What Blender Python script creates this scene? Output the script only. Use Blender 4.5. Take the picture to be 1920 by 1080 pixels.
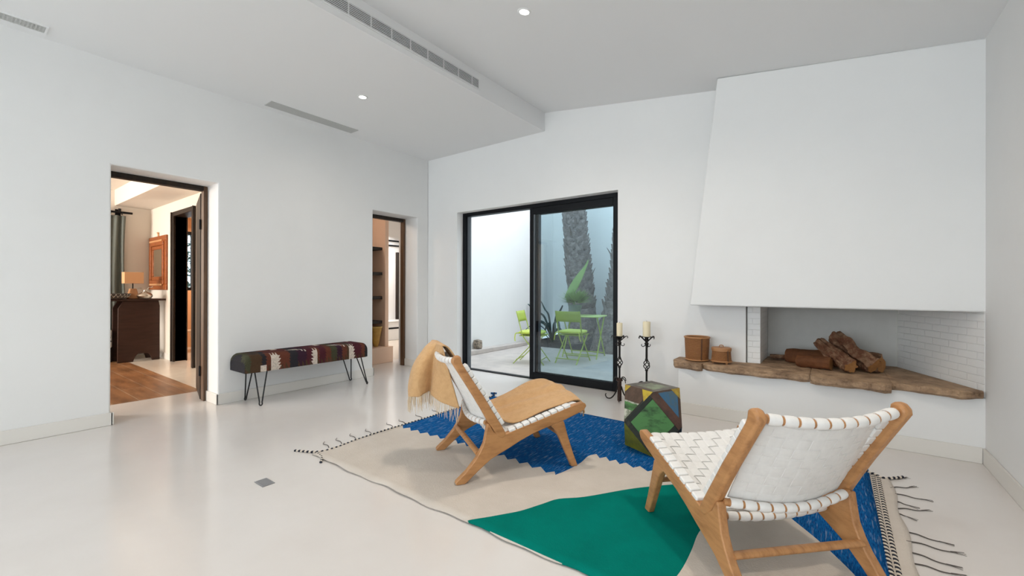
import bpy, bmesh, math, random
from mathutils import Vector, Matrix, noise as mnoise
from mathutils.geometry import delaunay_2d_cdt
R = math.radians
PI = math.pi
rnd = random.Random(7)
for o in list(bpy.data.objects):
    bpy.data.objects.remove(o)
SC = bpy.context.scene
COL = SC.collection

# ------------------------------------------------------------------ camera
FPX, YAW, PIT, ROL = 806.1, .6387, .0013, .0023
fw = Vector((-math.sin(YAW)*math.cos(PIT), math.cos(YAW)*math.cos(PIT), math.sin(PIT)))
rt = Vector((math.cos(YAW), math.sin(YAW), 0))
up = rt.cross(fw)
r2 = rt*math.cos(ROL)+up*math.sin(ROL)
u2 = up*math.cos(ROL)-rt*math.sin(ROL)
cam_d = bpy.data.cameras.new('camera')
cam = bpy.data.objects.new('camera', cam_d)
COL.objects.link(cam)
cam_d.sensor_width = 36
cam_d.lens = FPX/1920*36
cam_d.clip_start = .02
M = Matrix.Identity(4)
for i in range(3):
    M[i][0], M[i][1], M[i][2] = r2[i], u2[i], -fw[i]
M[2][3] = 1.15
cam.matrix_world = M
SC.camera = cam

# ------------------------------------------------------------------ world, exposure, window light
SC.view_settings.view_transform = 'Standard'
SC.view_settings.look = 'None'
SC.view_settings.gamma = 1
SC.view_settings.use_curve_mapping = False
SC.view_settings.exposure = 0.09
W = bpy.data.worlds.new('sky')
SC.world = W
W.use_nodes = True
bg = W.node_tree.nodes['Background']
bg.inputs[0].default_value = (.80, .91, 1, 1)
bg.inputs[1].default_value = 3.4

def area(name, loc, direction, sx, sy, power, color=(1, 1, 1)):
    d = bpy.data.lights.new(name, 'AREA')
    d.shape = 'RECTANGLE'
    d.size, d.size_y, d.energy, d.color = sx, sy, power, color
    o = bpy.data.objects.new(name, d)
    COL.objects.link(o)
    o.location = loc
    o.rotation_euler = Vector(direction).to_track_quat('-Z', 'Y').to_euler()
    return o
# presumed windows behind the camera; panels tilted steeply up to brighten the ceiling
area('window_uplight', (-3.1, -6.45, 1.5), (.15, 1, 2.0), 2.9, 2.3, 112, (.86, .945, 1))
area('window_uplight', (-.55, -6.45, 1.5), (0, 1, 2.0), 1.9, 2.3, 118, (.86, .945, 1))
# rooms seen through the doorways: window of the bedroom, bathroom and hall beyond
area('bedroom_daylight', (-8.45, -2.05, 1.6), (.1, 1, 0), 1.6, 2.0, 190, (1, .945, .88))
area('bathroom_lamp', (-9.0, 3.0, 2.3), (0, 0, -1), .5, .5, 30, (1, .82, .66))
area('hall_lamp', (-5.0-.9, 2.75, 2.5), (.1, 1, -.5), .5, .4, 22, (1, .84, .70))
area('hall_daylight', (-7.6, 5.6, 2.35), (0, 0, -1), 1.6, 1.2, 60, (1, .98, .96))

# ------------------------------------------------------------------ materials
def lin(c):
    c /= 255.
    return c/12.92 if c <= .04045 else ((c+.055)/1.055)**2.4
def rgb(r, g, b):
    return (lin(r), lin(g), lin(b))

def mat(name, color, rough=.5, metal=0., spec=.5, n=None, bump=None, stretch=None, coord='Object', emit=None, alpha=None, coat=0, sheen=0):
    """n = (scale, second colour, low, high); bump = (scale, strength, distance); stretch = scale vector"""
    m = bpy.data.materials.new(name)
    m.use_nodes = True
    nt = m.node_tree
    b = nt.nodes['Principled BSDF']
    b.inputs['Base Color'].default_value = (*color, 1)
    b.inputs['Roughness'].default_value = rough
    b.inputs['Metallic'].default_value = metal
    b.inputs['Specular IOR Level'].default_value = spec
    b.inputs['Coat Weight'].default_value = coat
    if sheen:
        b.inputs['Sheen Weight'].default_value = sheen
    tc = nt.nodes.new('ShaderNodeTexCoord')
    mp = nt.nodes.new('ShaderNodeMapping')
    nt.links.new(tc.outputs[coord], mp.inputs[0])
    if stretch:
        mp.inputs['Scale'].default_value = stretch
    if n:
        t = nt.nodes.new('ShaderNodeTexNoise')
        t.inputs['Scale'].default_value = n[0]
        t.inputs['Detail'].default_value = 6
        t.inputs['Roughness'].default_value = .65
        r = nt.nodes.new('ShaderNodeValToRGB')
        r.color_ramp.elements[0].position = n[2]
        r.color_ramp.elements[1].position = n[3]
        r.color_ramp.elements[0].color = (*color, 1)
        r.color_ramp.elements[1].color = (*n[1], 1)
        nt.links.new(mp.outputs[0], t.inputs['Vector'])
        nt.links.new(t.outputs['Fac'], r.inputs[0])
        nt.links.new(r.outputs[0], b.inputs['Base Color'])
    if bump:
        t = nt.nodes.new('ShaderNodeTexNoise')
        t.inputs['Scale'].default_value = bump[0]
        t.inputs['Detail'].default_value = 5
        k = nt.nodes.new('ShaderNodeBump')
        k.inputs['Strength'].default_value = bump[1]
        k.inputs['Distance'].default_value = bump[2]
        nt.links.new(mp.outputs[0], t.inputs['Vector'])
        nt.links.new(t.outputs['Fac'], k.inputs['Height'])
        nt.links.new(k.outputs[0], b.inputs['Normal'])
    if emit:
        b.inputs['Emission Color'].default_value = (*emit[0], 1)
        b.inputs['Emission Strength'].default_value = emit[1]
    return m

WALL = mat('white_plaster', (.845, .84, .825), .75, spec=.25, n=(1.3, (.82, .815, .80), .35, .7), bump=(3.0, .12, .02))
WALLB = mat('cream_plaster', (.78, .72, .64), .8, spec=.2, bump=(3.0, .1, .02))
CEIL = mat('white_ceiling_paint', (.86, .86, .855), .85, spec=.15)
SKIRT = mat('pale_skirting', (.78, .75, .70), .4, spec=.4)
FLOOR = mat('polished_microcement', (.76, .72, .69), .16, spec=.5, n=(1.1, (.71, .665, .63), .35, .75))
TEAK = mat('teak', (.50, .245, .095), .45, n=(3.2, (.33, .145, .05), .42, .70), stretch=(2.2, 14, 9), bump=(30, .08, .003))
LEATHER = mat('white_leather', (.83, .815, .79), .42, n=(40, (.78, .765, .745), .4, .7), bump=(220, .12, .001))
DARKWOOD = mat('dark_walnut', (.018, .012, .009), .45, spec=.3, n=(4, (.042, .025, .014), .45, .75), stretch=(9, 9, 1.2))
WALNUT = mat('walnut_jamb', (.115, .055, .023), .42, n=(4, (.055, .027, .013), .4, .7), stretch=(11, 11, .9))
CONSOLEW = mat('console_walnut', (.048, .022, .015), .42, spec=.25, n=(3, (.03, .015, .010), .4, .7), stretch=(4, 1, 8))
BLACKM = mat('black_aluminium', (.004, .005, .007), .5, spec=.2)
GREYM = mat('grey_aluminium', (.13, .145, .16), .55, spec=.2)
IRON = mat('black_iron', (.014, .012, .011), .5, metal=.5, bump=(90, .5, .004))
RUST = mat('rusty_iron', (.055, .026, .018), .6, metal=.3, n=(40, (.02, .013, .011), .4, .65), bump=(80, .5, .004))
WAX = mat('ivory_wax', (.82, .72, .50), .45)
STONE = mat('hearth_stone', (.50, .33, .20), .65, n=(9, (.22, .135, .08), .36, .66), bump=(26, 1.0, .03), spec=.4)
BARK = mat('log_bark', (.13, .055, .030), .85, n=(16, (.37, .235, .145), .44, .74), stretch=(1, 1, 1), bump=(30, 1, .02), spec=.2)
BARK2 = mat('red_log_bark', (.20, .075, .030), .8, n=(8, (.11, .045, .02), .4, .7), bump=(22, .9, .015), spec=.2)
CUT = mat('cut_log_end', (.42, .20, .065), .8, n=(25, (.30, .13, .04), .4, .7))
BLACKIN = mat('vent_shadow', (.012, .012, .012), .9)
GRILLE = mat('grey_grille', (.55, .55, .53), .5)
SOCK = mat('grey_plate', (.27, .27, .28), .5)
LAMPON = mat('downlight_diffuser', (1, 1, 1), .5, emit=((1, .98, .94), 5))
WHITEM = mat('white_enamel', (.82, .82, .80), .3)
GREEN = mat('lime_metal', (.40, .50, .09), .4)
CUSH = mat('lime_fabric', (.50, .58, .08), .8, bump=(60, .3, .004), sheen=.2)
PATIO = mat('patio_stone', (.58, .525, .485), .7, n=(3, (.46, .42, .40), .4, .7), spec=.3)
SOIL = mat('dark_soil', (.045, .042, .045), .95, n=(14, (.12, .11, .11), .5, .8), bump=(20, 1, .05))
PALM = mat('palm_bark', (.34, .29, .27), .9, n=(16, (.15, .125, .12), .35, .65), bump=(35, 1, .03), spec=.15)
PALMD = mat('dry_leaf_base', (.22, .18, .165), .9, bump=(40, .8, .01), spec=.15)
LEAFD = mat('dark_blue_green_leaf', (.035, .07, .07), .45)
LEAFP = mat('pale_green_leaf', (.30, .44, .16), .5, n=(6, (.22, .36, .11), .4, .7))
LEAFF = mat('feathery_green_leaf', (.32, .43, .18), .6)
POTG = mat('grey_planter', (.22, .25, .25), .5)
CURT = mat('sage_curtain_fabric', (.145, .165, .150), .85, bump=(160, .3, .002))
LINEN = mat('tan_linen_shade', (.62, .34, .17), .8, bump=(120, .4, .002))
TANW = mat('tan_turned_wood', (.42, .21, .09), .6, n=(8, (.3, .14, .06), .4, .7))
PEWTER = mat('pewter', (.50, .47, .42), .28, metal=.95)
BOWLM = mat('dark_bowl', (.05, .045, .04), .5)
BOWLP = mat('bowl_pale_inlay', (.55, .52, .45), .6)
AMBER = mat('carved_amber_wood', (.34, .095, .022), .4, n=(30, (.22, .06, .014), .4, .7), bump=(50, .8, .01))
AMBERL = mat('amber_wood_inlay', (.66, .36, .17), .45)
MIRR = mat('mirror_glass', (.62, .62, .52), .08, metal=1)
PEACH = mat('peach_tile', (.72, .42, .23), .4)
PEACHP = mat('peach_shelf_plaster', (.78, .56, .42), .7)
WICK = mat('wicker', (.40, .175, .060), .6, n=(12, (.24, .095, .03), .35, .7), stretch=(6, 6, 60), bump=(9, 1.0, .006))
WICKR = mat('wicker_rim', (.42, .20, .08), .55, bump=(70, .6, .004))
FABR = {k: mat('kilim_'+k, tuple(x*(.72 if c[0] < .5 else 1) for x in c), .95, spec=.08, bump=(180, .5, .003), n=(90, tuple(x*.55 for x in c), .4, .7)) for k, c in dict(
    charcoal=(.042, .040, .046), wine=(.105, .028, .038), rust=(.18, .060, .038), cream=(.66, .57, .49), brown=(.105, .062, .036),
    moss=(.085, .085, .050), plum=(.060, .026, .045)).items()}
RUGC = mat('rug_cream', (.64, .575, .51), .95, n=(5, (.58, .515, .45), .35, .7), bump=(150, .5, .004), spec=.03)
RUGB = mat('rug_blue', (.002, .038, .165), .95, n=(9, (.012, .155, .43), .33, .66), stretch=(22, 3, 1), bump=(150, .5, .004), spec=.03)
RUGT = mat('rug_teal', (.001, .19, .150), .95, n=(5, (.001, .16, .125), .35, .7), bump=(150, .5, .004), spec=.03)
RUGBK = mat('rug_black_yarn', (.02, .022, .035), .95)
YARN = mat('fringe_yarn_dark', (.10, .085, .075), .95)
YARNC = mat('fringe_yarn_cream', (.70, .62, .52), .95)
TILEW = mat('pale_floor_tile', (.66, .585, .50), .25, n=(2, (.60, .53, .45), .4, .7))
FOLI = mat('garden_foliage', (.022, .060, .045), .7, n=(9, (.11, .19, .16), .45, .65))
BLUEB = mat('hairpin_black', (.006, .006, .007), .4)
THRW = mat('tan_woven_throw', (.64, .385, .180), .92, bump=(110, .9, .006), sheen=.15, n=(30, (.57, .33, .145), .4, .7))

# blue rug: add pale flecks (abrash streaks along the weave)
def add_flecks(m, pale, lo, hi, stretch):
    nt = m.node_tree
    b = nt.nodes['Principled BSDF']
    src = b.inputs['Base Color'].links[0].from_socket
    tc = nt.nodes.new('ShaderNodeTexCoord')
    mp = nt.nodes.new('ShaderNodeMapping')
    mp.inputs['Scale'].default_value = stretch
    mp.inputs['Rotation'].default_value = (0, 0, 0)
    t = nt.nodes.new('ShaderNodeTexNoise')
    t.inputs['Scale'].default_value = 9
    t.inputs['Detail'].default_value = 5
    r = nt.nodes.new('ShaderNodeValToRGB')
    r.color_ramp.elements[0].position = lo
    r.color_ramp.elements[1].position = hi
    mx = nt.nodes.new('ShaderNodeMix')
    mx.data_type = 'RGBA'
    nt.links.new(tc.outputs['Object'], mp.inputs[0])
    nt.links.new(mp.outputs[0], t.inputs['Vector'])
    nt.links.new(t.outputs['Fac'], r.inputs[0])
    nt.links.new(r.outputs[0], mx.inputs['Factor'])
    nt.links.new(src, mx.inputs['A'])
    mx.inputs['B'].default_value = (*pale, 1)
    nt.links.new(mx.outputs['Result'], b.inputs['Base Color'])
add_flecks(RUGB, (.30, .40, .56), .56, .78, (14, 1.1, 1))

def brick_mat():
    m = mat('white_painted_brick', (.86, .85, .83), .6, spec=.35)
    nt = m.node_tree
    b = nt.nodes['Principled BSDF']
    mp = [n for n in nt.nodes if n.type == 'MAPPING'][0]
    mp.inputs['Rotation'].default_value = (R(-90), 0, 0)
    t = nt.nodes.new('ShaderNodeTexBrick')
    t.inputs['Scale'].default_value = 1
    t.inputs['Brick Width'].default_value = .17
    t.inputs['Row Height'].default_value = .052
    t.inputs['Mortar Size'].default_value = .004
    t.inputs['Mortar Smooth'].default_value = .6
    t.inputs['Color1'].default_value = (.95, .95, .95, 1)
    t.inputs['Color2'].default_value = (.75, .75, .75, 1)
    t.inputs['Mortar'].default_value = (0, 0, 0, 1)
    k = nt.nodes.new('ShaderNodeBump')
    k.inputs['Strength'].default_value = .55
    k.inputs['Distance'].default_value = .012
    nt.links.new(mp.outputs[0], t.inputs['Vector'])
    nt.links.new(t.outputs['Color'], k.inputs['Height'])
    nt.links.new(k.outputs[0], b.inputs['Normal'])
    return m
BRICK = brick_mat()

def plank_mat():
    m = mat('oak_planks', (.36, .175, .075), .35, spec=.4)
    nt = m.node_tree
    b = nt.nodes['Principled BSDF']
    mp = [n for n in nt.nodes if n.type == 'MAPPING'][0]
    t = nt.nodes.new('ShaderNodeTexBrick')
    t.offset = .37
    t.inputs['Scale'].default_value = 1
    t.inputs['Brick Width'].default_value = 1.9
    t.inputs['Row Height'].default_value = .21
    t.inputs['Mortar Size'].default_value = .004
    t.inputs['Color1'].default_value = (.40, .21, .095, 1)
    t.inputs['Color2'].default_value = (.27, .125, .052, 1)
    t.inputs['Mortar'].default_value = (.42, .30, .2, 1)
    no = nt.nodes.new('ShaderNodeTexNoise')
    no.inputs['Scale'].default_value = 2.2
    no.inputs['Detail'].default_value = 6
    m2 = nt.nodes.new('ShaderNodeMapping')
    m2.inputs['Scale'].default_value = (1, 5, 1)
    r = nt.nodes.new('ShaderNodeValToRGB')
    r.color_ramp.elements[0].position = .35
    r.color_ramp.elements[0].color = (.45, .42, .40, 1)
    r.color_ramp.elements[1].position = .62
    mx = nt.nodes.new('ShaderNodeMix')
    mx.data_type = 'RGBA'
    mx.blend_type = 'MULTIPLY'
    mx.inputs['Factor'].default_value = .8
    nt.links.new(mp.outputs[0], t.inputs['Vector'])
    nt.links.new(mp.outputs[0], m2.inputs[0])
    nt.links.new(m2.outputs[0], no.inputs['Vector'])
    nt.links.new(no.outputs['Fac'], r.inputs[0])
    nt.links.new(t.outputs['Color'], mx.inputs['A'])
    nt.links.new(r.outputs[0], mx.inputs['B'])
    nt.links.new(mx.outputs['Result'], b.inputs['Base Color'])
    return m
OAK = plank_mat()

def glass_mat(name, tint, refl):
    m = bpy.data.materials.new(name)
    m.use_nodes = True
    nt = m.node_tree
    nt.nodes.clear()
    o = nt.nodes.new('ShaderNodeOutputMaterial')
    t = nt.nodes.new('ShaderNodeBsdfTransparent')
    t.inputs[0].default_value = (*tint, 1)
    g = nt.nodes.new('ShaderNodeBsdfGlossy')
    g.inputs['Roughness'].default_value = .01
    lw = nt.nodes.new('ShaderNodeFresnel')
    lw.inputs[0].default_value = refl
    mx = nt.nodes.new('ShaderNodeMixShader')
    nt.links.new(lw.outputs[0], mx.inputs[0])
    nt.links.new(t.outputs[0], mx.inputs[1])
    nt.links.new(g.outputs[0], mx.inputs[2])
    nt.links.new(mx.outputs[0], o.inputs[0])
    return m
GLASS = glass_mat('tinted_pane', (.84, .895, .915), 1.45)

# ------------------------------------------------------------------ mesh builder
class MB:
    def __init__(s):
        s.v, s.f, s.m = [], [], []
    def add(s, vs, fs, m=0):
        b = len(s.v)
        s.v += [tuple(p) for p in vs]
        s.f += [tuple(i+b for i in f) for f in fs]
        s.m += [m]*len(fs)
    def box(s, x0, x1, y0, y1, z0, z1, m=0):
        s.add([(x, y, z) for z in (z0, z1) for y in (y0, y1) for x in (x0, x1)],
              [(0, 2, 3, 1), (4, 5, 7, 6), (0, 1, 5, 4), (2, 6, 7, 3), (0, 4, 6, 2), (1, 3, 7, 5)], m)
    def obox(s, c, ax, ay, az, m=0):
        c, ax, ay, az = map(Vector, (c, ax, ay, az))
        s.add([c+ax*i+ay*j+az*k for k in (-1, 1) for j in (-1, 1) for i in (-1, 1)],
              [(0, 2, 3, 1), (4, 5, 7, 6), (0, 1, 5, 4), (2, 6, 7, 3), (0, 4, 6, 2), (1, 3, 7, 5)], m)
    def prism(s, poly, fn, w0, w1, m=0):
        n = len(poly)
        vs = [fn(a, b, w0) for a, b in poly]+[fn(a, b, w1) for a, b in poly]
        fs = [tuple(range(n-1, -1, -1)), tuple(range(n, 2*n))]
        fs += [(i, (i+1) % n, n+(i+1) % n, n+i) for i in range(n)]
        s.add(vs, fs, m)
    def tube(s, pts, r, seg=8, m=0, caps=True, closed=False, flat=1.0):
        pts = [Vector(p) for p in pts]
        n = len(pts)
        rs = r if isinstance(r, (list, tuple)) else [r]*n
        tan = []
        for i in range(n):
            a = pts[i-1] if (i > 0 or closed) else pts[i]
            b = pts[(i+1) % n] if (i < n-1 or closed) else pts[i]
            t = (b-a)
            tan.append(t.normalized() if t.length > 1e-9 else Vector((0, 0, 1)))
        t0 = tan[0]
        ref = Vector((0, 0, 1)) if abs(t0.z) < .9 else Vector((1, 0, 0))
        nn = (ref-t0*ref.dot(t0)).normalized()
        vs = []
        for i in range(n):
            t = tan[i]
            nn = (nn-t*nn.dot(t))
            nn = nn.normalized() if nn.length > 1e-6 else t.orthogonal().normalized()
            bb = t.cross(nn)
            for k in range(seg):
                a = 2*PI*k/seg
                vs.append(pts[i]+(nn*math.cos(a)*flat+bb*math.sin(a))*rs[i])
        fs = []
        for i in range(n if closed else n-1):
            j = (i+1) % n
            for k in range(seg):
                l = (k+1) % seg
                fs.append((i*seg+k, i*seg+l, j*seg+l, j*seg+k))
        if caps and not closed:
            fs.append(tuple(range(seg-1, -1, -1)))
            fs.append(tuple((n-1)*seg+k for k in range(seg)))
        s.add(vs, fs, m)
    def lathe(s, prof, seg=24, c=(0, 0, 0), m=0, caps=True):
        vs, fs = [], []
        for r, z in prof:
            for k in range(seg):
                a = 2*PI*k/seg
                vs.append((c[0]+r*math.cos(a), c[1]+r*math.sin(a), c[2]+z))
        n = len(prof)
        for i in range(n-1):
            for k in range(seg):
                l = (k+1) % seg
                fs.append((i*seg+k, i*seg+l, (i+1)*seg+l, (i+1)*seg+k))
        if caps:
            fs.append(tuple(range(seg-1, -1, -1)))
            fs.append(tuple((n-1)*seg+k for k in range(seg)))
        s.add(vs, fs, m)
    def grid(s, fn, nu, nv, m=0, mf=None):
        vs = [fn(i/nu, j/nv) for j in range(nv+1) for i in range(nu+1)]
        b = len(s.v)
        s.v += [tuple(p) for p in vs]
        for j in range(nv):
            for i in range(nu):
                a = b+j*(nu+1)+i
                s.f.append((a, a+1, a+nu+2, a+nu+1))
                s.m.append(mf(i, j) if mf else m)
    def build(s, name, mats, parent=None, loc=None, rot=None, bevel=0, bseg=2, subsurf=0, solid=0, angle=40, weld=False):
        me = bpy.data.meshes.new(name)
        me.from_pydata(s.v, [], s.f)
        if not isinstance(mats, (list, tuple)):
            mats = [mats]
        for x in mats:
            me.materials.append(x)
        me.polygons.foreach_set('material_index', s.m)
        bm = bmesh.new()
        bm.from_mesh(me)
        if weld:
            bmesh.ops.remove_doubles(bm, verts=bm.verts, dist=1e-5)
        bmesh.ops.recalc_face_normals(bm, faces=bm.faces)
        bm.to_mesh(me)
        bm.free()
        me.polygons.foreach_set('use_smooth', [True]*len(me.polygons))
        me.set_sharp_from_angle(angle=R(angle))
        o = bpy.data.objects.new(name, me)
        COL.objects.link(o)
        if parent is not None:
            o.parent = parent
        if loc:
            o.location = loc
        if rot:
            o.rotation_euler = rot
        if solid:
            md = o.modifiers.new('solid', 'SOLIDIFY')
            md.thickness = solid
            md.offset = 0
        if bevel:
            md = o.modifiers.new('bevel', 'BEVEL')
            md.width = bevel
            md.segments = bseg
            md.limit_method = 'ANGLE'
            md.angle_limit = R(40)
        if subsurf:
            md = o.modifiers.new('sub', 'SUBSURF')
            md.levels = md.render_levels = subsurf
        return o

def tag(o, label, cat, group=None, kind=None):
    o['label'] = label
    o['category'] = cat
    if group:
        o['group'] = group
    if kind:
        o['kind'] = kind
    return o
def thing(name, label, cat, loc=(0, 0, 0), rz=0, group=None):
    o = bpy.data.objects.new(name, None)
    o.empty_display_size = .1
    COL.objects.link(o)
    o.location = loc
    o.rotation_euler = (0, 0, rz)
    return tag(o, label, cat, group)
def struct(name, mb, mats, parent=None, **k):
    o = mb.build(name, mats, parent, **k)
    if parent is None:
        o['kind'] = 'structure'
    return o
def sroot(name, loc=(0, 0, 0), label=None):
    o = bpy.data.objects.new(name, None)
    COL.objects.link(o)
    o.location = loc
    o['kind'] = 'structure'
    return o
def copy_tree(o, parent=None):
    c = o.copy()
    COL.objects.link(c)
    c.parent = parent
    for ch in list(o.children):
        copy_tree(ch, c)
    return c
def catmull(pts, n=6, closed=False):
    pts = [Vector(p) for p in pts]
    out = []
    N = len(pts)
    for i in range(N if closed else N-1):
        p0 = pts[i-1] if (i > 0 or closed) else pts[i]
        p1, p2 = pts[i], pts[(i+1) % N]
        p3 = pts[(i+2) % N] if (i+2 < N or closed) else p2
        for k in range(n):
            t = k/n
            out.append(.5*((2*p1)+(p2-p0)*t+(2*p0-5*p1+4*p2-p3)*t*t+(3*p1-p0-3*p2+p3)*t**3))
    if not closed:
        out.append(pts[-1])
    return out
def lerp(a, b, t):
    return a+(b-a)*t
def interp(tab, t):
    """piecewise linear through [(t, v or tuple)]"""
    for (a, va), (b, vb) in zip(tab, tab[1:]):
        if t <= b:
            k = (t-a)/(b-a) if b > a else 0
            if isinstance(va, tuple):
                return tuple(lerp(x, y, k) for x, y in zip(va, vb))
            return lerp(va, vb, k)
    return tab[-1][1]

# ================================================================== room shell
XL, XR, YB = -4.843, .8176, 4.4146
Y1, Y2, Y3, Y4, HD = .888, 1.672, 3.45, 4.21, 2.182
XO = -5.27
ZL, XS = 3.0555, -2.788
def zhigh(x):
    return 3.2785-.1299*(x-XS)
YREAR = -6.6

b = MB(); b.box(-5.66, XR+.1, YREAR, YB+.19, -.1, 0)
struct('floor', b, FLOOR)
b = MB()
b.prism([(YREAR, 0), (Y1, 0), (Y1, HD), (Y2, HD), (Y2, 0), (Y3, 0), (Y3, HD), (Y4, HD), (Y4, 0), (YB, 0), (YB, 3.3), (YREAR, 3.3)],
        lambda a, c, w: (w, a, c), XO, XL)
struct('wall_left', b, WALL, bevel=.012, bseg=3)
SX0, SX1, SH = -4.245, -1.854, 2.222
b = MB()
FX0, FX1 = -.625, XR
b.prism([(-5.27, 0), (SX0, 0), (SX0, SH), (SX1, SH), (SX1, 0), (FX0, 0), (FX0, 3.4), (-5.27, 3.4)], lambda a, c, w: (a, w, c), YB+.2, YB)
b.box(FX0, XR, YB, YB+.2, 1.02, 3.4)
struct('wall_back', b, WALL)
b = MB(); b.box(XR, XR+.15, YREAR, 5.1, 0, 3.4)
struct('wall_right', b, WALL)
b = MB()   # the wall behind the camera with two wide windows
for x0, x1, z0, z1 in ((-5.27, -4.65, 0, 3.4), (-1.55, -1.65, .3, 2.7), (.45, XR+.1, 0, 3.4)):
    b.box(min(x0, x1), max(x0, x1), YREAR-.15, YREAR, z0, z1)
b.box(-4.65, .45, YREAR-.15, YREAR, 2.7, 3.4)
b.box(-4.65, .45, YREAR-.15, YREAR, 0, .3)
struct('wall_front', b, WALL)
b = MB()
b.box(-5.27, XS, YREAR, YB, ZL, 3.6)
struct('ceiling', b, CEIL)
b = MB()
b.prism([(XS, zhigh(XS)), (XR+.1, zhigh(XR+.1)), (XR+.1, 3.6), (XS, 3.6)], lambda a, c, w: (a, w, c), YREAR, YB)
struct('ceiling', b, CEIL)

# skirting boards
BH, BT = .105, .014
b = MB()
b.box(XL, XL+BT, YREAR, Y1+.02, 0, BH)
b.box(XO+.13, XL+BT, Y1-.001, Y1+BT, 0, BH)
b.box(XL, XL+BT, Y2-BT, Y3+BT, 0, BH)
b.box(XO+.13, XL+BT, Y2-BT, Y2+.001, 0, BH)
b.box(XO+.13, XL+BT, Y3-.001, Y3+BT, 0, BH)
b.box(XO+.13, XL+BT, Y4-BT, Y4+.001, 0, BH)
b.box(XL, XL+BT, Y4-BT, YB, 0, BH)
struct('baseboard_left', b, SKIRT, bevel=.004)
b = MB()
b.box(XL+BT, SX0, YB-BT, YB, 0, BH)
b.box(SX0-BT, SX0, YB-BT, YB+.1, 0, BH)
b.box(SX1, -1.16, YB-BT, YB, 0, BH)
struct('baseboard_back', b, SKIRT, bevel=.004)
b = MB(); b.box(XR-BT, XR, YREAR, 4.125, 0, BH)
struct('baseboard_right', b, SKIRT, bevel=.004)

# ================================================================== doors of the left wall
def door_frame(name, y0, y1, swing=None):
    root = sroot(name, (0, 0, 0))
    xa, xb = XO+.085, XO+.16
    t = .036
    b = MB(); b.box(xa, xb, y1-t, y1-.001, 0, HD-.001)
    b.build('jamb', WALNUT, root, bevel=.004)
    b = MB(); b.box(xa, xb, y0+.001, y0+t, 0, HD-.001)
    b.build('jamb', WALNUT, root, bevel=.004)
    b = MB(); b.box(xa, xb, y0+t, y1-t, HD-t-.012, HD-.001)
    b.build('header', DARKWOOD, root, bevel=.004)
    return root
d1 = door_frame('door_1', Y1, Y2)
d2 = door_frame('door_2', Y3, Y4)
# open leaf of the first door, swung into the bedroom
leaf = MB(); leaf.box(0, .70, -.045, 0, .008, 2.12)
lf = leaf.build('leaf', DARKWOOD, d1, loc=(XO+.075, Y2-.040, 0), rot=(0, 0, R(180-14.5)), bevel=.003)
for z in (.25, 1.75):
    b = MB(); b.tube([(-.006, .0, z), (-.006, .0, z+.1)], .011, 10)
    b.box(-.006, .03, -.004, .004, z, z+.1)
    b.build('hinge', BLACKM, lf)
b = MB()
b.tube([(.65, -.045, 1.02), (.65, -.09, 1.02)], .01, 8)
b.tube([(.66, -.09, 1.02), (.54, -.095, 1.02)], .009, 8)
b.build('handle', BLACKM, lf)

# ================================================================== sliding door to the patio
s = sroot('door_3')
FY = YB+.112
def bars(items, name, mat_, parent, bevel=.004):
    b = MB()
    for it in items:
        b.box(*it)
    return b.build(name, mat_, parent, bevel=bevel)
# outer frame
bars([(SX0, SX0+.055, FY, FY+.10, 0, SH), (SX1-.055, SX1, FY, FY+.10, 0, SH), (SX0+.055, SX1-.055, FY, FY+.10, SH-.05, SH),
      (SX0+.055, SX1-.055, FY+.012, FY+.09, .001, .012)], 'frame', BLACKM, s)
b = MB(); b.box(SX0+.055, SX0+.10, FY+.045, FY+.075, .012, SH-.05)
b.build('jamb_track', GREYM, s)
XM = -3.085
def sash(x0, x1, y0, y1):
    f = bars([(x0, x0+.055, y0, y1, .012, SH-.05), (x1-.055, x1, y0, y1, .012, SH-.05), (x0+.055, x1-.055, y0, y1, .012, .095),
              (x0+.055, x1-.055, y0, y1, SH-.135, SH-.05)], 'sash', BLACKM, s)
    g = MB(); g.box(x0+.05, x1-.05, (y0+y1)/2-.003, (y0+y1)/2+.003, .09, SH-.13)
    g.build('pane', GLASS, f)
    b = MB(); b.box(x0+.055, x0+.075, y0+.006, y1-.006, .095, SH-.135)
    b.build('glazing_bead', GREYM, f)
sash(XM, SX1-.05, FY+.004, FY+.044)
sash(XM+.045, SX1-.06, FY+.052, FY+.092)

# ================================================================== patio
b = MB(); b.box(-5.6, -1.0, YB+.19, 7.3, -.12, -.02)
struct('floor_patio', b, PATIO)
PX, PY = -5.20, 8.6
b = MB(); b.box(PX-.15, PX, YB+.2, PY+.15, -.1, 3.8)
struct('wall_patio_left', b, WALL)
b = MB(); b.box(PX, -.6, PY, PY+.15, -.1, 3.8)
struct('wall_patio_back', b, WALL)
b = MB(); b.box(-1.0, -.85, YB+.2, PY, -.1, 3.8)
struct('wall_patio_right', b, WALL)
b = MB(); b.prism([(YB+.2, -.02), (7.75, -.02), (7.75, .04), (YB+.2, .075)], lambda a, c, w: (w, a, c), PX, PX+.17)
struct('trim_1', b, PATIO, bevel=.01)
b = MB()
def soilf(u, v):
    x, y = lerp(-5.03, -1.005, u), lerp(7.3, PY-.005, v)
    return (x, y, -.05+.12*math.sin(min(1, v*3)*PI/2)+.05*mnoise.noise(Vector((x*3, y*3, 0)))+.42*math.exp(-((x+3.55)/.42)**2-((y-8.05)/.45)**2))
b.grid(soilf, 40, 16)
tag(b.build('planting_bed', SOIL), 'bed of dark soil under the two palm trunks at the back of the patio', 'soil', kind='stuff')

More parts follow.
